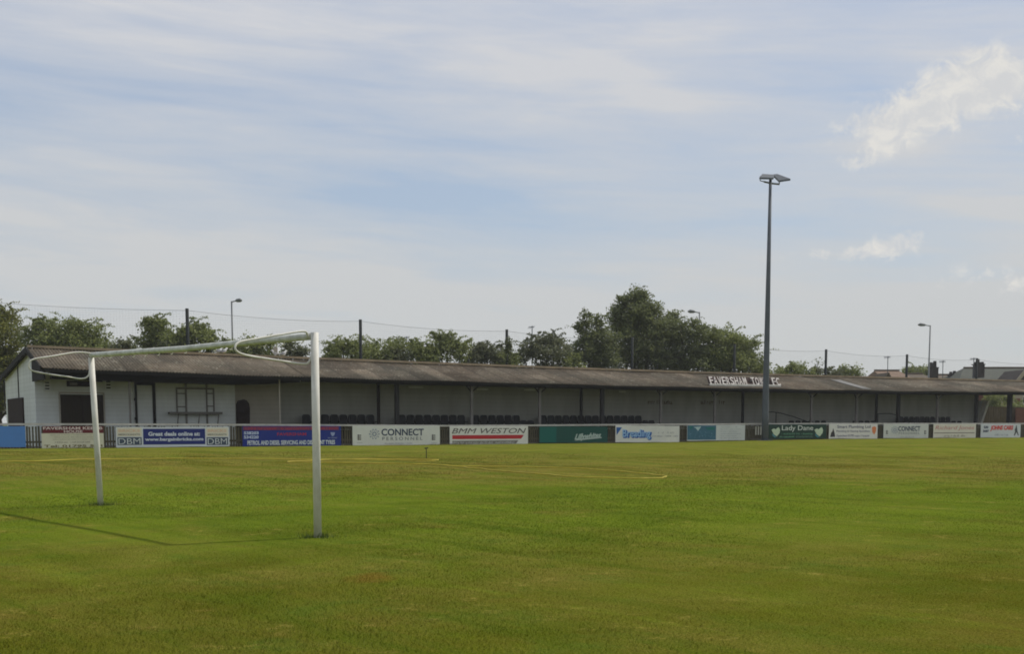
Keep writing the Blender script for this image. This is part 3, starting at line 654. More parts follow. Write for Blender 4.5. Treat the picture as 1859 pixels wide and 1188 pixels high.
# steps of the seating deck
mb = MB(); mb.sbox(S_C+.1, S_E-.1, 4.2, 5.1, .3, .72); mb.sbox(S_C+.1, S_E-.1, 5.1, DWB-.01, .3, 1.0); mb.build('seating_deck', m_rbrown, GS)
m_dark = mat('dark_shaded_steel', (.030, .029, .027), .85, (.045, .042, .038), 3)  # dark steel, with the front columns' shade put into its colour
def colm(px, d, w, m_, name='column', top=-.1):
    s = S(px, d, 735); MB().sbox(s-w/2, s+w/2, d-w/2, d+w/2, .3, zroof(s, d)+top).build(name, m_, GS)
    return s
for px in (856, 979.5, 1199.5, 1297.5, 1473, 1555, 1702): 
    s = colm(px, 3.2, .13, m_conc)
    mb = MB(); z = zE(s)-.15
    mb.tube([SW(s, 3.2, z-.35), SW(s-.45, 3.05, z+.05)], .035, 6); mb.tube([SW(s, 3.2, z-.35), SW(s+.45, 3.05, z+.05)], .035, 6); mb.build('knee_brace', m_black, GS)
for px in (720.5, 1093, 1631, 1772.5, 1833): colm(px, 3.3, .19 if px != 1833 else .26, m_dark)
for px in (687, 1055, 1348.5, 1591): colm(px, 5.9, .13, m_dark if px != 687 else m_rbrown, 'rear_post')
# angled end screen and its pale raking edge
sE = S_E
dt, zt_ = PS(1791, 728, sE); db_, zb_ = PS(1776.5, 772, sE)
db2 = db_+(db_-dt)*.6; zb2 = zb_-(zt_-zb_)*.6
MB().prism([SW(sE, DWB+.4, zb2), SW(sE, db2, zb2), SW(sE, dt, zt_), SW(sE, DWB+.4, zt_)], T*.05).build('end_screen', m_wallw, GS)
mb = MB(); mb.hexa([SW(sE-.2, db2-.3, zb2), SW(sE+.1, db2-.22, zb2), SW(sE+.1, db2+.14, zb2), SW(sE-.2, db2+.14, zb2), SW(sE-.2, dt-.3, zt_), SW(sE+.1, dt-.22, zt_), SW(sE+.1, dt+.14, zt_), SW(sE-.2, dt+.14, zt_)]); mb.build('raking_board', m_white, GS)
MB().sbox(S(1773, 4.6), S(1800, 4.6), 4.9, 5.0, zroof(58, 5)-.75, zroof(58, 5)-.1).build('end_head', m_rbrown, GS)
# handrails
def rail(pts, d, posts, nm='handrail'):
    w = []
    for x, y in pts: s, z = SP(x, y, d); w.append(SW(s, d, z))
    h = MB().tube(w, .028, 8).build(nm, m_pole, GS)
    for x, y in posts: s, z = SP(x, y, d); MB().tube([SW(s, d, .5), SW(s, d, z)], .025, 6).build('handrail_post', m_pole, h)
rail([(1384, 749), (1400, 748.5), (1413, 749.5), (1440, 757), (1466, 766), (1480, 772)], 4.0, [(1409, 749), (1466, 766)])
rail([(1592, 752), (1615, 751.5), (1628, 754), (1650, 764)], 4.0, [(1594, 752), (1628, 754)])
# faded stencilled words on the rear wall (too worn to read)
for x0, x1 in ((1176, 1222), (1272, 1314)):
    mb = MB(); marks(mb, x0, x1, 727, 734, d=DWB-.01, density=.9); mb.build('faded_lettering', mat('faded_paint', (.17, .14, .10), .9), GS)
# pale strips painting in the daylight seen through gaps under the roof
for x0, x1, y in ((742, 768, 703), (866, 886, 707), (952, 972, 708), (1124, 1136, 711.5)):
    s0, z = SP(x0, y, 5.6); s1 = S(x1, 5.6, y); MB().sbox(s0, s1, 5.6, 5.63, z-.05, z+.04).build('gap_light_strip', m_wallw, GS)

# seats -------------------------------------------------------------
def make_seat():
    r = empty('stadium_seat', (0, 0, 0), 'dark plastic stand seat', 'seat'); th = math.atan2(T.y, T.x); M = Matrix.Rotation(th, 3, 'Z')
    mb = MB(); W = .43; pts = []      # back shell with rounded shoulders, local x = along row, y = back, z up
    prof = [(-W/2, .42), (W/2, .42), (W/2, .72), (W/2-.03, .79), (W/2-.09, .82), (-W/2+.09, .82), (-W/2+.03, .79), (-W/2, .72)]
    mb.prism([M @ Vector((x, .36+.12*(z-.42), z)) for x, z in prof], M @ Vector((0, .03, 0))); mb.build('backrest', m_seat, r)
    mb = MB(); mb.prism([M @ Vector((x, y, z)) for x, y, z in ((-W/2, .0, .44), (W/2, .0, .44), (W/2, .34, .40), (-W/2, .34, .40))], (0, 0, .035)); mb.build('seat_pan', m_seat, r)
    mb = MB(); mb.box(M @ Vector((0, .25, .2)), (.05, .08, .4), M); mb.box(M @ Vector((0, .25, .015)), (.2, .2, .03), M); mb.build('bracket', m_pole, r)
    return r
seat0 = make_seat(); used = [False]
def place(s, d, z, label, group):
    if not used[0]: r = seat0; used[0] = True
    else:
        r = seat0.copy(); col.objects.link(r)
        for ch in seat_children:
            c_ = ch.copy(); col.objects.link(c_); c_.parent = r
    r.location = SW(s, d, z); r['label'] = label; r['group'] = group
bpy.context.view_layer.update(); seat_children = list(seat0.children)
bays = [((552, 686), 1, 1, 'beside the red brown post'), ((727, 851), 1, 1, 'right of the leftmost black column'), ((862, 951), 1, 1, 'right of the first pale column'), ((951, 976), 0, 1, 'beside the second pale column'),
        ((986, 1173), 1, 1, 'around the central black column'), ((1174, 1196), 0, 1, 'beside the third pale column'), ((1440, 1510), 0, 1, 'below the sloping handrail'), ((1556, 1600), 0, 1, 'below the wall opening'), ((1640, 1735), 1, 1, 'left of the angled end screen'), ((1736, 1757), 0, 1, 'nearest the angled end screen')]
for (x0, x1), back, front, wh in bays:
    for on, d, z, rn in ((back, 5.45, 1.0, 'rear row'), (front, 4.5, .72, 'front row')):
        if not on: continue
        s0, s1 = S(x0, d), S(x1, d); k = max(1, int(round((s1-s0)/.50)))
        for i in range(k):
            place(s0+(s1-s0)*(i+.5)/k, d, z-.02 if rn == 'rear row' else z-.02, 'dark plastic seat in the %s %s' % (rn, wh), 'stand seats, %s %s' % (rn, wh))

# roof sign ---------------------------------------------------------
DS = 2.75
sg = empty('roof_sign', SW(S(1354, DS, 700), DS, zroof(S(1354, DS, 700), DS)), 'white cut out capitals standing on a white rail along the stand roof', 'sign')
s0, z0 = SP(1289.5, 698.5, DS); s1, z1 = SP(1418, 700.8, DS)
mb = MB(); mb.hexa([SW(s0, DS, z0-.07), SW(s1, DS, z1-.07), SW(s1, DS+.06, z1-.07), SW(s0, DS+.06, z0-.07), SW(s0, DS, z0+.03), SW(s1, DS, z1+.03), SW(s1, DS+.10, z1+.05), SW(s0, DS+.10, z0+.05)]); mb.build('base_rail', m_white, sg)
m_letter = mat('letter_paint', (.74, .70, .66), .6, (.56, .50, .46), 2)
def tilt_back(mb, zb):
    mb.v = [tuple(Vector(v)+N*(max(0, v[2]-zb)*.5)) for v in mb.v]
word = 'FAVERSHAM TOWN FC'; xa, xb = 1290.0, 1419.0; adv = (xb-xa)/len(word)
for i, ch in enumerate(word):
    if ch == ' ': continue
    x0 = xa+i*adv; yt = 684.0+(x0-xa)*.018; yb = yt+14.3
    mb = MB(); put_text(mb, ch, x0+.3, x0+adv-1.5, yt, yb, d=DS+.06, bold=.01, th=.05, off=0); tilt_back(mb, z0-.02); mb.build('letter', m_letter, sg)
mb = MB(); mb.hexa([SW(s0+.02, DS+.16, z0+.05), SW(s1-.02, DS+.16, z1+.05), SW(s1-.02, DS+.18, z1+.05), SW(s0+.02, DS+.18, z0+.05), SW(s0+.02, DS+.38, z0+.49), SW(s1-.02, DS+.38, z1+.44), SW(s1-.02, DS+.40, z1+.44), SW(s0+.02, DS+.40, z0+.49)]); mb.build('backing_board', mat('maroon_brown_board', (.085, .050, .042), .9, (.05, .034, .03), 4), sg)
for i in range(6):
    s = s0+(s1-s0)*(i+.5)/6; MB().tube([SW(s, DS+.07, z0+.3), SW(s, DS+.5, zroof(s, DS+.5))], .02, 6).build('stay', m_galv, sg)

# gulls on the ridge --------------------------------------------------
def gull(px, py, label, wing=False):
    s, z = SP(px, py, DR); base = SW(s, DR, zR(s)+.075); r = empty('gull', base, label, 'gull', 'gulls on the roof ridge')
    M = Matrix.Rotation(math.atan2(T.y, T.x)+(2.6 if wing else .3), 3, 'Z')
    pts = [(-.22, 0, .15), (-.12, 0, .16), (0, 0, .17), (.10, 0, .20), (.15, 0, .27), (.18, 0, .32), (.22, 0, .315), (.27, 0, .30)]; rs = [.012, .055, .085, .07, .045, .05, .03, .006]
    MB().tube([base+M @ Vector(p) for p in pts], rs, 10).build('body', m_gull, r, smooth=True)
    for sgn in (-1, 1):
        if wing: MB().prism([base+M @ Vector(p) for p in ((.08, sgn*.06, .22), (-.10, sgn*.06, .20), (-.16, sgn*.30, .42), (-.02, sgn*.34, .50), (.08, sgn*.20, .40))], (0, 0, .015)).build('wing', m_gull, r)
        else: MB().prism([base+M @ Vector(p) for p in ((.08, sgn*.075, .22), (-.02, sgn*.09, .13), (-.26, sgn*.03, .14), (-.10, sgn*.07, .23))], M @ Vector((0, sgn*.012, .0))).build('wing', m_gullg, r)
        MB().tube([base+M @ Vector((.0, sgn*.03, .10)), base+M @ Vector((.02, sgn*.03, 0))], .008, 5).build('leg', m_hose, r)
gull(397, 647, 'small white gull standing on the ridge, left one of the close pair'); gull(406, 647, 'small white gull standing on the ridge, right one of the close pair')
gull(501, 650, 'white gull on the ridge just left of the near goal post with raised wings', True); gull(514, 651, 'white gull with folded wings on the ridge beside the near goal post')

# ------------------------------------------------------------------ floodlight mast
bs, _ = SP(1388.5, 798, -.45); base = SW(bs, -.45, hs(bs))
FL = empty('floodlight_mast', base, 'tall grey floodlight column with two flat lamps on top, standing by the fence', 'floodlight')
rt = ray(1401.5, 334); ht = EYE+rt.z*base.y/rt.y
MB().tube([base-Vector((0, 0, .1)), base+Vector((0, 0, ht*.1)), base+Vector((0, 0, ht*.55)), base+Vector((0, 0, ht))], [.205, .185, .13, .075], 20).build('column', m_galv, FL, smooth=True)
MB().box(base+Vector((0, 0, .02)), (.6, .6, .04), Matrix.Rotation(.5, 3, 'Z')).build('base_plate', m_galv, FL)
tp = base+Vector((0, 0, ht)); dpt = base.y
def DD(px, py, off=0): return D(px, py, dpt+off)
MB().tube([DD(1387, 330), DD(1401, 333), DD(1415, 334.5)], .05, 8).build('crossarm', m_lamp, FL)
def lampbody(tl, tr, br, bl, name='floodlight_head'):
    q = [DD(*tl, .3), DD(*tr, .3), DD(*br, -.3), DD(*bl, -.3)]
    b_ = MB().prism(q, (0, 0, -.10)).build(name, m_galv, FL)
    g_ = [p.lerp((q[0]+q[1]+q[2]+q[3])/4, .12)-Vector((0, 0, .112)) for p in q]
    MB().prism(g_, (0, 0, .01)).build('lens', m_glass, b_); return b_
h1 = lampbody((1384, 315.5), (1406, 317), (1404, 322.5), (1378.5, 322))
h2 = lampbody((1403, 316.6), (1411, 315.6), (1435, 324.4), (1414, 327.5))
for hb_, pts in ((h1, [(1380, 320), (1380, 328), (1388, 330)]), (h1, [(1399, 322), (1400, 332)]), (h2, [(1414, 326), (1415, 334)]), (h2, [(1408, 322), (1412, 328)])):
    MB().tube([DD(*p) for p in pts], .03, 6).build('yoke', m_lamp, hb_)

# ------------------------------------------------------------------ street lamps
def street_lamp(px, ytop, depth, hx, label):
    p = D(px, ytop, depth); base = Vector((p.x, p.y, .4)); r = empty('street_lamp', base, label, 'street lamp', 'street lamps behind the stand')
    MB().tube([base, base+Vector((0, 0, 1.5)), base+Vector((0, 0, 1.6)), Vector((p.x, p.y, p.z))], [.11, .11, .08, .055], 10).build('column', m_lamp, r, smooth=True)
    e = (hx-px)*depth/FPX; sg_ = 1 if e > 0 else -1
    MB().tube([Vector((p.x, p.y, p.z-.05)), Vector((p.x+e*.45, p.y, p.z+.02))], .04, 8).build('bracket_arm', m_lamp, r)
    M = Vector((p.x+e*.7, p.y, p.z+.04)); L = abs(e)*.62
    MB().tube([M+Vector((-sg_*L*.5, 0, -.02)), M+Vector((-sg_*L*.3, 0, .0)), M+Vector((sg_*L*.2, 0, .02)), M+Vector((sg_*L*.5, 0, -.0))], [.07, .12, .14, .05], 10).build('lantern', m_lamp, r, smooth=True)
street_lamp(420.5, 547, 85, 439, 'street lamp with its lantern pointing right, above the left end of the stand')
street_lamp(1270, 567, 94, 1249, 'street lamp rising out of the dark trees with its lantern pointing left')
street_lamp(1689, 591, 106, 1667, 'street lamp with its lantern pointing left, beside the chimney stack on the right')

# ------------------------------------------------------------------ ball stop netting
DN = 9.6
m_net, nt, b = newmat('net_mesh'); b.inputs['Base Color'].default_value = (.06, .075, .06, 1)
g = nd(nt, 'ShaderNodeNewGeometry'); sx = nd(nt, 'ShaderNodeSeparateXYZ'); nt.links.new(g.outputs['Position'], sx.inputs[0])
al = mth(nt, 'ADD', mth(nt, 'MULTIPLY', sx.outputs[0], T.x), mth(nt, 'MULTIPLY', sx.outputs[1], T.y))
def line_(v): return mth(nt, 'LESS_THAN', mth(nt, 'FRACT', mth(nt, 'MULTIPLY', v, 8)), .022)
al_ = mth(nt, 'MAXIMUM', line_(al), line_(sx.outputs[2])); nt.links.new(al_, b.inputs['Alpha'])
tops = [(-120, 538), (340, 562), (655, 582), (921, 600), (1149, 614), (1335, 626), (1501, 636), (1648, 645), (1775, 652), (1900, 659)]
NT = []
for i, (x, y) in enumerate(tops): dn = 22.0 if i == 0 else DN; s, z = SP(x, y, dn); NT.append((s, z, dn))
NE = empty('netting_fence', SW(NT[4][0], DN, .4), 'tall dark ball stop netting on posts behind the long stand roof', 'netting')
mb = MB()
for (sa, za, da), (sb, zb, db) in zip(NT[:-1], NT[1:]):
    sg_ = MB(); k = 10; L = [(sa+(sb-sa)*i/k, za+(zb-za)*i/k-.16*4*(i/k)*(1-i/k), da+(db-da)*i/k) for i in range(k+1)]
    wpts = [SW(s, d, z-.05) for s, z, d in L]; MB().tube(wpts, .007, 5).build('top_wire', m_pole, NE)
    vs = [SW(s, d, z-.06) for s, z, d in L]+[SW(s, d, .5) for s, z, d in L]
    sg_.add(vs, [(i, i+1, k+2+i, k+1+i) for i in range(k)]); sg_.build('net', m_net, NE)
for i, (s, z, dn) in enumerate(NT): 
    MB().tube([SW(s, dn+.06, .3), SW(s, dn+.06, z+.05)], .085, 10).build('post', m_pole, NE, smooth=True)

# ------------------------------------------------------------------ trees
def leaves(n, cen, rad, size, flat=.0):
    """n leaves around clump centres"""
    a = rng.normal(0, 1, (n, 3)); a /= np.linalg.norm(a, axis=1)[:, None]; r_ = rng.uniform(0, 1, (n, 1))**.7*1.25
    c = cen+a*r_*rad
    u = rng.normal(0, 1, (n, 3)); u /= np.linalg.norm(u, axis=1)[:, None]
    w = rng.normal(0, 1, (n, 3)); w -= (w*u).sum(1)[:, None]*u; w /= np.linalg.norm(w, axis=1)[:, None]
    sz = size*rng.uniform(.6, 1.35, (n, 1)); u *= sz; w *= sz*.55
    v = np.stack([c-u, c+w, c+u, c-w], 1); return v.reshape(-1, 3)
def tree(blobs, d, m_, label, cat='tree', name='tree', sprigs=6, size=.075, dens=1.0, thick=1.0, group='trees and bushes behind the stand', trunk_r=.14, leafn=46, skirt=True):
    bw = []
    for (px, py, rx, ry) in blobs:
        s, z = SP(px, py, d); p = SW(s, d, z); k = p.y/FPX*1.1; bw.append((np.array(p), np.array([rx*k, rx*k*.9*thick, ry*k])))
    if skirt:
        x0 = min(b_[0]-b_[2]*.7 for b_ in blobs); x1 = max(b_[0]+b_[2]*.7 for b_ in blobs); yb = max(b_[1]+b_[3] for b_ in blobs); n_ = max(2, int((x1-x0)/26))
        for i in range(n_):
            px = x0+(x1-x0)*(i+.5)/n_; s, z = SP(px, yb+2, d+.25*math.sin(i*2.1)); p = SW(s, d, z); k = p.y/FPX; hh = (z-1.6)/2+.35; zc = z-hh+.55+.25*math.sin(i*3.7+px)
            bw.append((np.array((p.x, p.y, zc)), np.array([(x1-x0)/n_*.75*k, .8, hh])))
    cen = np.mean([b_[0] for b_ in bw[:len(blobs)]], 0); base = Vector((cen[0], cen[1], .4)); r = empty(name, base, label, cat, group)
    allv = []; tips = []
    for c, rad in bw:
        area = (rad[0]*rad[1]+rad[0]*rad[2]+rad[1]*rad[2])/3
        nc = max(8, int(44*area*dens)); cr = .36 if area > .6 else .24
        a = rng.normal(0, 1, (nc, 3)); a /= np.linalg.norm(a, axis=1)[:, None]; q = rng.uniform(.2, 1.12, (nc, 1))**.6
        wob = 1+.42*np.sin(a[:, :1]*5+c[0])*np.cos(a[:, 2:]*6+c[1])
        cc = c+a*q*rad*wob*.95
        scl = rng.uniform(.45, 1.45, nc)
        for i in range(nc):
            allv.append(leaves(int(leafn*scl[i]**2), cc[i], np.array([cr, cr, cr*.75])*scl[i]*1.15, size))
        tips += [cc[i] for i in range(0, nc, 4)]
        for _ in range(max(1, int(1.5*sprigs*area**.5))):       # arching shoots that break the outline
            a = rng.normal(0, 1, 3); a[2] = abs(a[2])+.35; a /= np.linalg.norm(a); st = c+a*rad*.85; L = rng.uniform(.4, 1.0)*min(1.2, rad[0]); h = rng.choice([-1, 1])
            for t in np.linspace(0, 1, 9):
                pnt = st+np.array([h*L*.8*t*T.x+a[0]*L*t*.5, h*L*.5*t*T.y, L*(.9*t-.75*t*t)+a[2]*L*t*.35]); allv.append(leaves(int(7*(1.2-t))+2, pnt, .075, size*.8))
    npmesh('crown', np.concatenate(allv), 4, m_, r)
    mb = MB(); low = min(b_[0][2]-b_[1][2]*.5 for b_ in bw); hub = Vector((cen[0], cen[1], .4+max(.3, (low-.4)*.8)))
    mb.tube([base-Vector((0, 0, .1)), base.lerp(hub, .5)+Vector((.06, 0, 0)), hub], [trunk_r*1.3, trunk_r, trunk_r*.85], 8)
    for c, rad in bw:
        mb.tube([hub-Vector((0, 0, .1)), hub.lerp(Vector(c), .5)+Vector((.1, .05, .05)), Vector(c)], [trunk_r*.6, trunk_r*.4, trunk_r*.2], 6)
    for t_ in tips[:60]:
        t_ = Vector(t_); nb = min(bw, key=lambda b_: np.linalg.norm(b_[0]-np.array(t_)))[0]; mb.tube([Vector(nb), Vector(nb).lerp(t_, .55)+Vector((0, 0, .05)), t_], [.03, .018, .006], 4, cap=False)
    mb.build('trunk', m_bark, r); return r

tree([(-45, 615, 55, 60), (-8, 592, 32, 34), (12, 580, 20, 22), (5, 625, 38, 32), (14, 655, 35, 26), (-20, 665, 50, 40)], 25, m_leaf_lime, 'yellow green leafy tree at the left edge, rising beyond the gable')
tree([(78, 603, 26, 20), (118, 603, 34, 20), (158, 612, 30, 20), (62, 618, 22, 18), (105, 622, 48, 16), (170, 625, 28, 12), (75, 590, 10, 10), (135, 593, 14, 8)], 21, m_leaf_mid, 'broad dark green bush with arching shoots behind the clubhouse gable', sprigs=8)
tree([(215, 636, 20, 8), (232, 630, 14, 8)], 16, m_leaf_grey, 'low straggling scrub between the two bushes behind the clubhouse', 'bush', 'bush', sprigs=6)
tree([(282, 588, 20, 10), (285, 602, 22, 14), (292, 617, 34, 18), (270, 588, 10, 7), (262, 622, 14, 12)], 15, m_leaf_mid, 'open topped bush with a spreading crown left of the tall net post', sprigs=7)
tree([(352, 601, 26, 13), (350, 617, 34, 14), (378, 608, 12, 8), (325, 620, 18, 14), (385, 622, 16, 9)], 12.6, m_leaf_mid, 'rounded bush standing directly behind the leftmost visible net post', sprigs=6)
tree([(430, 637, 28, 12), (468, 640, 26, 11), (405, 633, 22, 11)], 12, m_leaf_mid, 'low green bush seen under the left half of the crossbar', 'bush', 'bush')
tree([(492, 632, 9, 17), (494, 645, 14, 12)], 11.8, m_leaf_mid, 'narrow upright bush under the crossbar near the gulls', 'bush', 'bush', sprigs=2)
tree([(535, 643, 22, 11), (522, 626, 8, 7), (548, 640, 14, 12)], 12, m_leaf_grey, 'small grey green bush with a lone shoot left of the near goal post', 'bush', 'bush', sprigs=3)
tree([(622, 630, 24, 11), (640, 640, 34, 14), (605, 640, 14, 12)], 12.2, m_leaf_mid, 'spreading bush just right of the near goal post', sprigs=8)
tree([(690, 640, 34, 14), (735, 637, 34, 14), (770, 646, 26, 12), (752, 628, 12, 8)], 12.4, m_leaf_mid, 'long low bush right of the second net post', 'bush', 'bush', sprigs=10)
tree([(810, 620, 18, 12), (812, 636, 30, 18), (838, 634, 18, 10), (790, 648, 26, 10), (796, 612, 9, 6)], 12, m_leaf_mid, 'peaked bush with leggy shoots midway along the roof', sprigs=9)
tree([(882, 640, 26, 10), (890, 652, 34, 10), (870, 632, 9, 6), (907, 643, 14, 12)], 12.3, m_leaf_grey, 'thin open bush just left of the ivy covered net post', 'bush', 'bush', sprigs=8)
tree([(992, 618, 22, 15), (968, 628, 20, 14), (985, 640, 42, 18), (1018, 640, 20, 16), (948, 645, 16, 14), (1010, 622, 12, 12)], 12.6, m_leaf_grey, 'grey green rounded tree right of the ivy covered net post', sprigs=6)
tree([(1062, 585, 14, 18), (1085, 592, 14, 16), (1078, 615, 30, 20), (1100, 630, 30, 26), (1066, 632, 22, 16), (1050, 650, 22, 16), (1085, 655, 34, 16), (1051, 594, 6, 6)], 14, m_leaf_dark, 'slender forked tree on the left side of the tallest tree', sprigs=4, leafn=52)
tree([(1158, 555, 26, 24), (1138, 575, 26, 26), (1175, 570, 28, 26), (1135, 605, 30, 32), (1178, 605, 44, 34), (1215, 598, 26, 26), (1155, 640, 50, 30), (1205, 640, 40, 30), (1120, 575, 12, 12), (1222, 578, 12, 10), (1163, 538, 12, 10), (1130, 552, 12, 12)], 15, m_leaf_dark, 'tallest dark green tree standing right of centre behind the stand', sprigs=3, leafn=64, dens=1.15)
tree([(1250, 608, 24, 20), (1262, 635, 34, 26), (1240, 655, 40, 20), (1235, 595, 12, 9), (1275, 600, 10, 8)], 13.5, m_leaf_dark, 'dark bushy tree between the tallest tree and the round one', sprigs=4, leafn=56)
tree([(1318, 618, 30, 20), (1345, 632, 30, 24), (1300, 640, 34, 26), (1358, 655, 28, 22), (1325, 660, 50, 20), (1290, 608, 14, 10), (1378, 668, 12, 14)], 13, m_leaf_mid, 'round mid green tree left of the floodlight column', sprigs=3, leafn=62, dens=1.15)
tree([(1440, 675, 24, 8), (1420, 678, 18, 8), (1463, 675, 12, 8), (1440, 664, 7, 6)], 13, m_leaf_mid, 'low hedge like bush just right of the floodlight column', 'bush', 'bush', sprigs=4)
tree([(1500, 676, 12, 7), (1483, 672, 5, 9), (1515, 679, 14, 5)], 13, m_leaf_grey, 'small thin bush at the foot of the bare net post', 'bush', 'bush', sprigs=4)
tree([(1540, 678, 16, 7), (1532, 672, 6, 5), (1553, 680, 8, 5)], 13.5, m_leaf_mid, 'tiny bush peeping over the ridge left of the orange roof', 'bush', 'bush', sprigs=4)
tree([(1665, 675, 16, 9), (1650, 676, 12, 7), (1678, 678, 10, 7)], 45, m_leaf_mid, 'rounded tree top behind the orange roof', sprigs=1, skirt=False, size=.11)
tree([(1805, 725, 16, 9), (1825, 722, 14, 10), (1845, 738, 14, 10), (1795, 732, 10, 8)], 13, m_leaf_mid, 'clipped green hedge seen through the open end of the stand', 'hedge', 'hedge', sprigs=1)
tree([(1598, 708, 10, 8), (1612, 712, 12, 8), (1625, 709, 8, 8), (1612, 722, 14, 8)], 12, m_leaf_mid, 'small green bush seen in the gap above the rear wall', 'bush', 'bush', sprigs=1)
for px, w_, yy, lab, mm in ((600, 12, 648, 'small bush touching the near goal post on its right', m_leaf_mid), (715, 26, 648, 'low bush between the two long low ones beyond the second net post', m_leaf_grey), (775, 18, 640, 'ragged bush left of the peaked bush', m_leaf_mid), (858, 20, 650, 'olive bush between the peaked bush and the thin open one', m_leaf_grey), (922, 22, 655, 'low scrub around the foot of the ivy covered net post', m_leaf_mid), (1032, 24, 655, 'scrub between the grey green tree and the forked tree', m_leaf_mid), (1385, 12, 678, 'low scrub behind the floodlight column', m_leaf_mid), (455, 30, 646, 'scrub below the middle of the crossbar', m_leaf_grey), (330, 30, 630, 'scrub at the foot of the leftmost visible net post', m_leaf_grey), (200, 40, 640, 'low scrub above the left part of the roof ridge', m_leaf_mid)):
    tree([(px-w_*.4, yy+3, w_*.6, 9), (px+w_*.4, yy, w_*.6, 11)], (16.5 if px < 260 else 11.6)+random.uniform(0, 1.2), mm, lab, 'bush', 'bush', sprigs=7)
# ivy on the net post
s, z, _d = NT[3]; iv = []
for i in range(46):
    t = random.random(); iv.append(leaves(26, np.array(SW(s+random.uniform(-.18, .30)*(1-t*.4), DN, 3.9+t*(z-.35-3.9))), .13, .06))
o = npmesh('ivy', np.concatenate(iv), 4, m_leaf_dark, org=SW(s, DN, .4)); tag(o, 'dark ivy climbing the net post left of the tall trees', 'ivy')
st = MB().tube([SW(s+.12, DN-.12, .4), SW(s+.10, DN-.1, 3.5), SW(s+.22, DN-.1, z-.5)], [.03, .02, .008], 6).build('stem', m_bark, o)

# ------------------------------------------------------------------ houses and fence beyond
def bx(px0, px1, py0, py1, dep, thick, name, m_, par, base=False):
    a_ = D(px0, py1, dep); c_ = D(px1, py0, dep); z0 = .3 if base else a_.z
    return MB().hexa([(a_.x, dep, z0), (c_.x, dep, z0), (c_.x, dep+thick, z0), (a_.x, dep+thick, z0), (a_.x, dep, c_.z), (c_.x, dep, c_.z), (c_.x, dep+thick, c_.z), (a_.x, dep+thick, c_.z)]).build(name, m_, par)
def house(px0, px1, pyE, pyR, dep, depthm, mr, mw, label, hipL=0, hipR=0, name='house'):
    """gable roofed house facing the pitch: eaves row pyE, ridge row pyR"""
    a_ = D(px0, pyE, dep); c_ = D(px1, pyE, dep); zr = D((px0+px1)/2, pyR, dep+depthm/2).z; ze = a_.z; x0, x1 = a_.x, c_.x
    r = empty(name, ((x0+x1)/2, dep+depthm/2, .4), label, 'house', 'houses beyond the ground')
    MB().hexa([(x0+.1, dep+.3, .3), (x1-.1, dep+.3, .3), (x1-.1, dep+depthm-.3, .3), (x0+.1, dep+depthm-.3, .3), (x0+.1, dep+.3, ze+.05), (x1-.1, dep+.3, ze+.05), (x1-.1, dep+depthm-.3, ze+.05), (x0+.1, dep+depthm-.3, ze+.05)]).build('wall', mw, r)
    ym = dep+depthm/2; m2 = MB().add([(x0, dep, ze), (x1, dep, ze), (x1, dep+depthm, ze), (x0, dep+depthm, ze), (x0+hipL, ym, zr), (x1-hipR, ym, zr)], [(0, 1, 5, 4), (2, 3, 4, 5), (3, 0, 4), (1, 2, 5), (0, 3, 2, 1)])
    rf = m2.build('roof', mr, r)
    MB().tube([(x0+hipL, ym, zr+.03), (x1-hipR, ym, zr+.03)], .13, 6).build('ridge_tiles', m_btile, rf)
    return r, rf, (x0, x1, ze, zr, ym)
def stack(par, px0, px1, pyt, pyb, dep, pots, mm=m_brickd):
    st_ = bx(px0, px1, pyt, pyb, dep, .9, 'chimney', mm, par)
    bx(px0-1, px1+1, pyt, pyt+1.6, dep-.06, 1.02, 'chimney_cap', mm, st_)
    for p_, h in pots:
        c_ = D(p_, pyt, dep); c2 = D(p_, pyt-h, dep); MB().tube([(c_.x, dep+.4, c_.z-.02), (c_.x, dep+.4, c2.z)], [.19, .15], 8).build('chimney_pot', m_brickd, st_)
def aerial(px, py0, py1, dep, label):
    a_ = D(px, py1, dep); t_ = D(px, py0, dep); r = empty('tv_aerial', a_, label, 'aerial', 'television aerials')
    MB().tube([a_-Vector((0, 0, 1.5)), t_], .035, 5).build('mast', m_galv, r)
    mb = MB(); w = .26
    mb.tube([t_+Vector((-w, .2, -.1)), t_+Vector((w*.6, -.2, -.1))], .025, 4)
    for k in range(5): q = t_+Vector((-w+k*.10, .2-k*.09, -.1)); mb.tube([q-Vector((.06, .2, .12)), q+Vector((.06, .2, .12))], .016, 4)
    mb.build('antenna', m_galv, r)
r, rf, g1 = house(1607, 1666, 692, 674, 112, 9, m_tile, m_rend, 'house with a pale orange tiled roof, leftmost beyond the stand', 0.3, .3)
_a = D(1603, 692, 109); _b = D(1614, 676.5, 109); _c = D(1622, 692, 109)
MB().prism([_a, _c, _b], (0, 4, 0)).build('small_gable', m_btile, r)
r, rf, g1 = house(1664, 1716, 694, 680, 116, 8, m_btile, m_brick, 'house with a low brown roof and a tall broad chimney stack', .2, .8)
stack(rf, 1690.5, 1704, 667, 690, 115, [(1693, 9), (1699.5, 11.5), (1697, 5)])
r, rf, g1 = house(1702, 1762, 694, 681.5, 124, 8, m_btile, m_brick, 'distant house with a brown roof and two little chimney pots', .5, .5)
stack(rf, 1726, 1738, 680, 688, 124, [(1728.5, 5), (1735, 6.5)])
r, rf, g1 = house(1737, 1950, 702, 669, 118, 11, m_slate, m_brick, 'large house with a long grey slate roof and brick chimney', 2.6, 1)
stack(rf, 1771.5, 1788, 661, 686, 119, [(1774.5, 4), (1778, 9), (1783, 3.5), (1786, 4)])
bx(1839.5, 1840.5, 676, 677, 117.6, .3, 'vent_pipe', m_rend, rf)
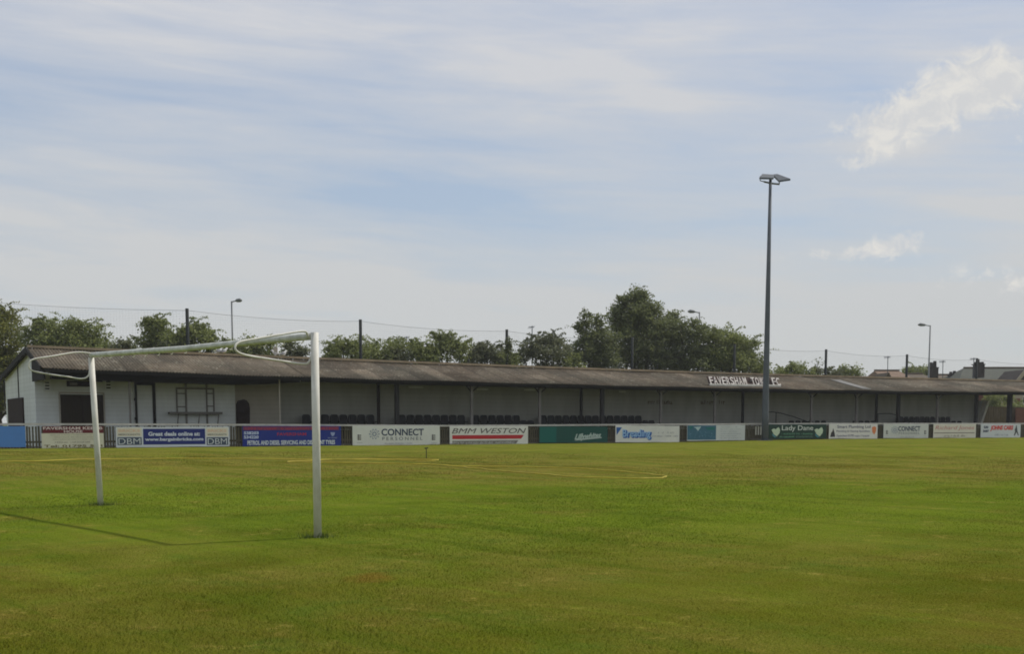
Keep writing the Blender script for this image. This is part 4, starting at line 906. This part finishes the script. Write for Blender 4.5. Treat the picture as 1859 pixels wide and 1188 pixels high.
# projecting gable wing at the right with pale bargeboard, brick wall and white window
ga, gb, gc = D(1842, 694, 112), D(1864, 671, 112), D(1890, 694, 112)
MB().prism([ga, gc, gb], (0, 5, 0)).build('gable', m_brickd, r)
MB().hexa([ga+Vector((-.1, -.12, -.1)), ga+Vector((.25, -.12, -.1)), ga+Vector((.25, 0, -.1)), ga+Vector((-.1, 0, -.1)), gb+Vector((-.1, -.12, .1)), gb+Vector((.25, -.12, .1)), gb+Vector((.25, 0, .1)), gb+Vector((-.1, 0, .1))]).build('bargeboard', m_rend, r)
w_ = bx(1838, 1895, 694.2, 760, 112, 6, 'wing_wall', m_rend, r, True)
bx(1843.5, 1852.5, 724, 731, 111.93, .06, 'brick_panel', m_brick, r)
wf = bx(1856.5, 1885, 719, 735, 111.9, .09, 'window', m_white, r); bx(1858, 1868, 721.5, 732.5, 111.86, .03, 'pane', m_glass, wf); bx(1870, 1883, 721.5, 732.5, 111.86, .03, 'pane', m_glass, wf)
aerial(1612, 647, 680, 112, 'thin television aerial on the orange roofed house'); aerial(1712, 655, 680, 116, 'television aerial just right of the broad chimney stack')
aerial(1768, 650, 672, 118, 'television aerial just left of the chimney on the grey roof'); aerial(738, 611, 640, 95, 'television aerial showing above the bushes right of the second net post'); aerial(966, 592, 640, 95, 'television aerial showing above the grey green tree')
FD = 11.5
TF = empty('timber_fence', SW(S(1820, FD), FD, .4), 'brown close boarded fence seen through the open end of the stand', 'fence')
mb = MB(); s = S(1768, FD); k = 0
while s < S(1858, FD): mb.sbox(s, s+.14, FD+(.02 if k % 2 else 0), FD+.045, .4, SP(1810, 739, FD)[1]); s += .142; k += 1
mb.build('boards', mat('fence_boards', (.17, .125, .075), .9, (.11, .085, .05), 2), TF)
s = S(1845, FD-.3); MB().sbox(s, s+2.5, FD-.3, FD-.22, .4, SP(1850, 742, FD)[1]).build('gate_panel', m_brick, TF)

# ------------------------------------------------------------------ summer haze over the ground
mh = bpy.data.materials.new('haze_air'); mh.use_nodes = True; nt = mh.node_tree; nt.nodes.remove(nt.nodes['Principled BSDF'])
pv = nd(nt, 'ShaderNodeVolumePrincipled'); pv.inputs['Color'].default_value = (.88, .90, .93, 1); pv.inputs['Density'].default_value = .0004
nt.links.new(pv.outputs[0], nt.nodes['Material Output'].inputs['Volume'])
hz_ = MB().box((25, 70, 10), (330, 260, 24)).build('haze', mh); tag(hz_, kind='stuff')
hz_['label'] = 'thin summer haze lying over the whole ground'; hz_['category'] = 'haze'

# ------------------------------------------------------------------ light and sky
SUN_EL, SAZ = R(53.5), Vector((.844, .537, 0)).normalized()
sd = bpy.data.lights.new('sun', 'SUN'); so = bpy.data.objects.new('sun', sd); col.objects.link(so)
sd.energy = 2.9; sd.angle = R(1.8); sd.color = (1, .95, .86)
dv = Vector((SAZ.x*math.cos(SUN_EL), SAZ.y*math.cos(SUN_EL), math.sin(SUN_EL))); so.rotation_euler = dv.to_track_quat('Z', 'Y').to_euler(); so.location = (20, 20, 40)
w = bpy.data.worlds.new('World'); sc.world = w; w.use_nodes = True; nt = w.node_tree; bg = nt.nodes['Background']
sky = nd(nt, 'ShaderNodeTexSky'); sky.sky_type = 'NISHITA'; sky.sun_disc = False; sky.sun_elevation = SUN_EL; sky.sun_rotation = math.atan2(SAZ.x, SAZ.y)
sky.air_density = 1.0; sky.dust_density = 1.2; sky.ozone_density = 1.2
SKY_K = .095
tc = nd(nt, 'ShaderNodeTexCoord'); sx = nd(nt, 'ShaderNodeSeparateXYZ'); nt.links.new(tc.outputs['Generated'], sx.inputs[0])
az = mth(nt, 'ARCTAN2', sx.outputs[0], sx.outputs[1]); el = mth(nt, 'ARCSINE', sx.outputs[2])
def vec(a, b_, c_=0.0):
    n = nd(nt, 'ShaderNodeCombineXYZ')
    for i, v in enumerate((a, b_, c_)):
        if isinstance(v, (int, float)): n.inputs[i].default_value = v
        else: nt.links.new(v, n.inputs[i])
    return n.outputs[0]
# warped coordinates so streaks sweep gently
el_t = mth(nt, 'ADD', el, mth(nt, 'MULTIPLY', az, .055))
cv = vec(mth(nt, 'MULTIPLY', az, 2.0), mth(nt, 'MULTIPLY', el_t, 13))
veil = noise(nt, cv, 1.5, 6, .55, .35)
veil2 = noise(nt, vec(mth(nt, 'MULTIPLY', az, 5), mth(nt, 'MULTIPLY', el_t, 46)), 1.0, 5, .62, .4)
def gauss(px, py, rx, ry, tilt=0):
    rv_ = ray(px, py).normalized(); a0, e0 = math.atan2(rv_.x, rv_.y), math.asin(rv_.z); ct, stt = math.cos(tilt), math.sin(tilt)
    da = mth(nt, 'SUBTRACT', az, a0); de = mth(nt, 'SUBTRACT', el, e0)
    u = mth(nt, 'DIVIDE', mth(nt, 'ADD', mth(nt, 'MULTIPLY', da, ct), mth(nt, 'MULTIPLY', de, stt)), rx/FPX)
    v = mth(nt, 'DIVIDE', mth(nt, 'SUBTRACT', mth(nt, 'MULTIPLY', de, ct), mth(nt, 'MULTIPLY', da, stt)), ry/FPX)
    return mth(nt, 'EXPONENT', mth(nt, 'MULTIPLY', mth(nt, 'ADD', mth(nt, 'MULTIPLY', u, u), mth(nt, 'MULTIPLY', v, v)), -1))
def addm(*a):
    o = a[0]
    for x in a[1:]: o = mth(nt, 'ADD', o, x)
    return o
base_v = mth(nt, 'ADD', mth(nt, 'MULTIPLY', veil, .95), mth(nt, 'MULTIPLY', mth(nt, 'SUBTRACT', veil2, .3), .85))
holes = addm(mth(nt, 'MULTIPLY', gauss(880, 385, 330, 60, -.12), .48), mth(nt, 'MULTIPLY', gauss(400, 230, 600, 60, -.05), .16), mth(nt, 'MULTIPLY', gauss(0, 260, 160, 60), .12), mth(nt, 'MULTIPLY', gauss(1450, 140, 300, 70, -.2), .12), mth(nt, 'MULTIPLY', gauss(1500, 390, 200, 90, -.1), .12))
lifts = addm(mth(nt, 'MULTIPLY', gauss(1680, 230, 170, 60, .3), .22), mth(nt, 'MULTIPLY', gauss(1560, 455, 140, 24, .1), .18), mth(nt, 'MULTIPLY', gauss(1000, 115, 330, 50, -.10), .36), mth(nt, 'MULTIPLY', gauss(1180, 165, 130, 26, -.45), .16), mth(nt, 'MULTIPLY', gauss(700, 20, 500, 60), .16), mth(nt, 'MULTIPLY', gauss(300, 495, 620, 36, .02), .20), mth(nt, 'MULTIPLY', gauss(1750, 370, 200, 18, -.17), .26), mth(nt, 'MULTIPLY', gauss(1600, 560, 700, 60), .15), mth(nt, 'MULTIPLY', gauss(300, 300, 500, 30, -.04), .06))
hz = mth(nt, 'MULTIPLY', mth(nt, 'EXPONENT', mth(nt, 'MULTIPLY', mth(nt, 'MAXIMUM', el, 0.0), -9.5)), .62)
cir = mth(nt, 'SUBTRACT', mth(nt, 'ADD', mth(nt, 'ADD', base_v, lifts), hz), holes)
fcir = ramp(nt, cir, [(.36, .12), (.56, .42), (.74, .66), (.95, 1.0)])
# puffy cumulus to the right
cn = noise(nt, vec(mth(nt, 'MULTIPLY', az, 16), mth(nt, 'MULTIPLY', el, 20)), 3.2, 10, .70, .5)
cm = addm(gauss(1720, 175, 75, 42, .5), mth(nt, 'MULTIPLY', gauss(1790, 150, 70, 38, -.1), 1.0), mth(nt, 'MULTIPLY', gauss(1625, 220, 95, 36, .15), .95), mth(nt, 'MULTIPLY', gauss(1840, 150, 60, 40), .8), mth(nt, 'MULTIPLY', gauss(1610, 255, 30, 30, -.5), .6), mth(nt, 'MULTIPLY', gauss(1625, 442, 48, 20, .25), .85), mth(nt, 'MULTIPLY', gauss(1530, 460, 90, 13), .6), mth(nt, 'MULTIPLY', gauss(1545, 298, 30, 12), .5), mth(nt, 'MULTIPLY', gauss(1850, 255, 25, 14), .55), mth(nt, 'MULTIPLY', gauss(1850, 520, 40, 16), .5), mth(nt, 'MULTIPLY', gauss(1760, 500, 90, 18), .4))
cum = ramp(nt, mth(nt, 'ADD', mth(nt, 'MULTIPLY', cm, .95), mth(nt, 'MULTIPLY', mth(nt, 'SUBTRACT', cn, .5), 2.9)), [(.26, 0.0), (.52, .5), (.95, .95)])
cum = mth(nt, 'MULTIPLY', cum, ramp(nt, cm, [(.04, 0.0), (.42, 1.0)]))
K = 1/SKY_K
def sk(c): return tuple(x*K*.86 for x in lin(c))
ccol = mixc(nt, ramp(nt, el, [(0.0, 0.0), (.34, 1.0)]), sk((200, 203, 202)), sk((210, 212, 218)))
blue = mixc(nt, ramp(nt, el, [(0.0, 0.0), (.3, 1.0)]), sk((172, 191, 209)), sk((170, 187, 214)))
skc = nd(nt, 'ShaderNodeMix', data_type='RGBA'); skc.inputs[0].default_value = .6; nt.links.new(sky.outputs[0], skc.inputs[6]); nt.links.new(blue, skc.inputs[7])
c1 = mixc(nt, fcir, skc.outputs[2], ccol); c2 = mixc(nt, cum, c1, mixc(nt, ramp(nt, cn, [(.42, 0.0), (.6, 1.0)]), sk((212, 213, 214)), sk((228, 226, 221))))
nt.links.new(c2, bg.inputs[0]); bg.inputs[1].default_value = SKY_K

sc.view_settings.view_transform = 'Standard'; sc.view_settings.look = 'None'; sc.view_settings.exposure = .2; sc.view_settings.gamma = 1
sc.render.film_transparent = False
sc.cycles.max_bounces = 6; sc.cycles.transparent_max_bounces = 12; sc.cycles.use_denoising = True
sc.cycles.pixel_filter_type = 'BLACKMAN_HARRIS'; sc.cycles.filter_width = 1.8
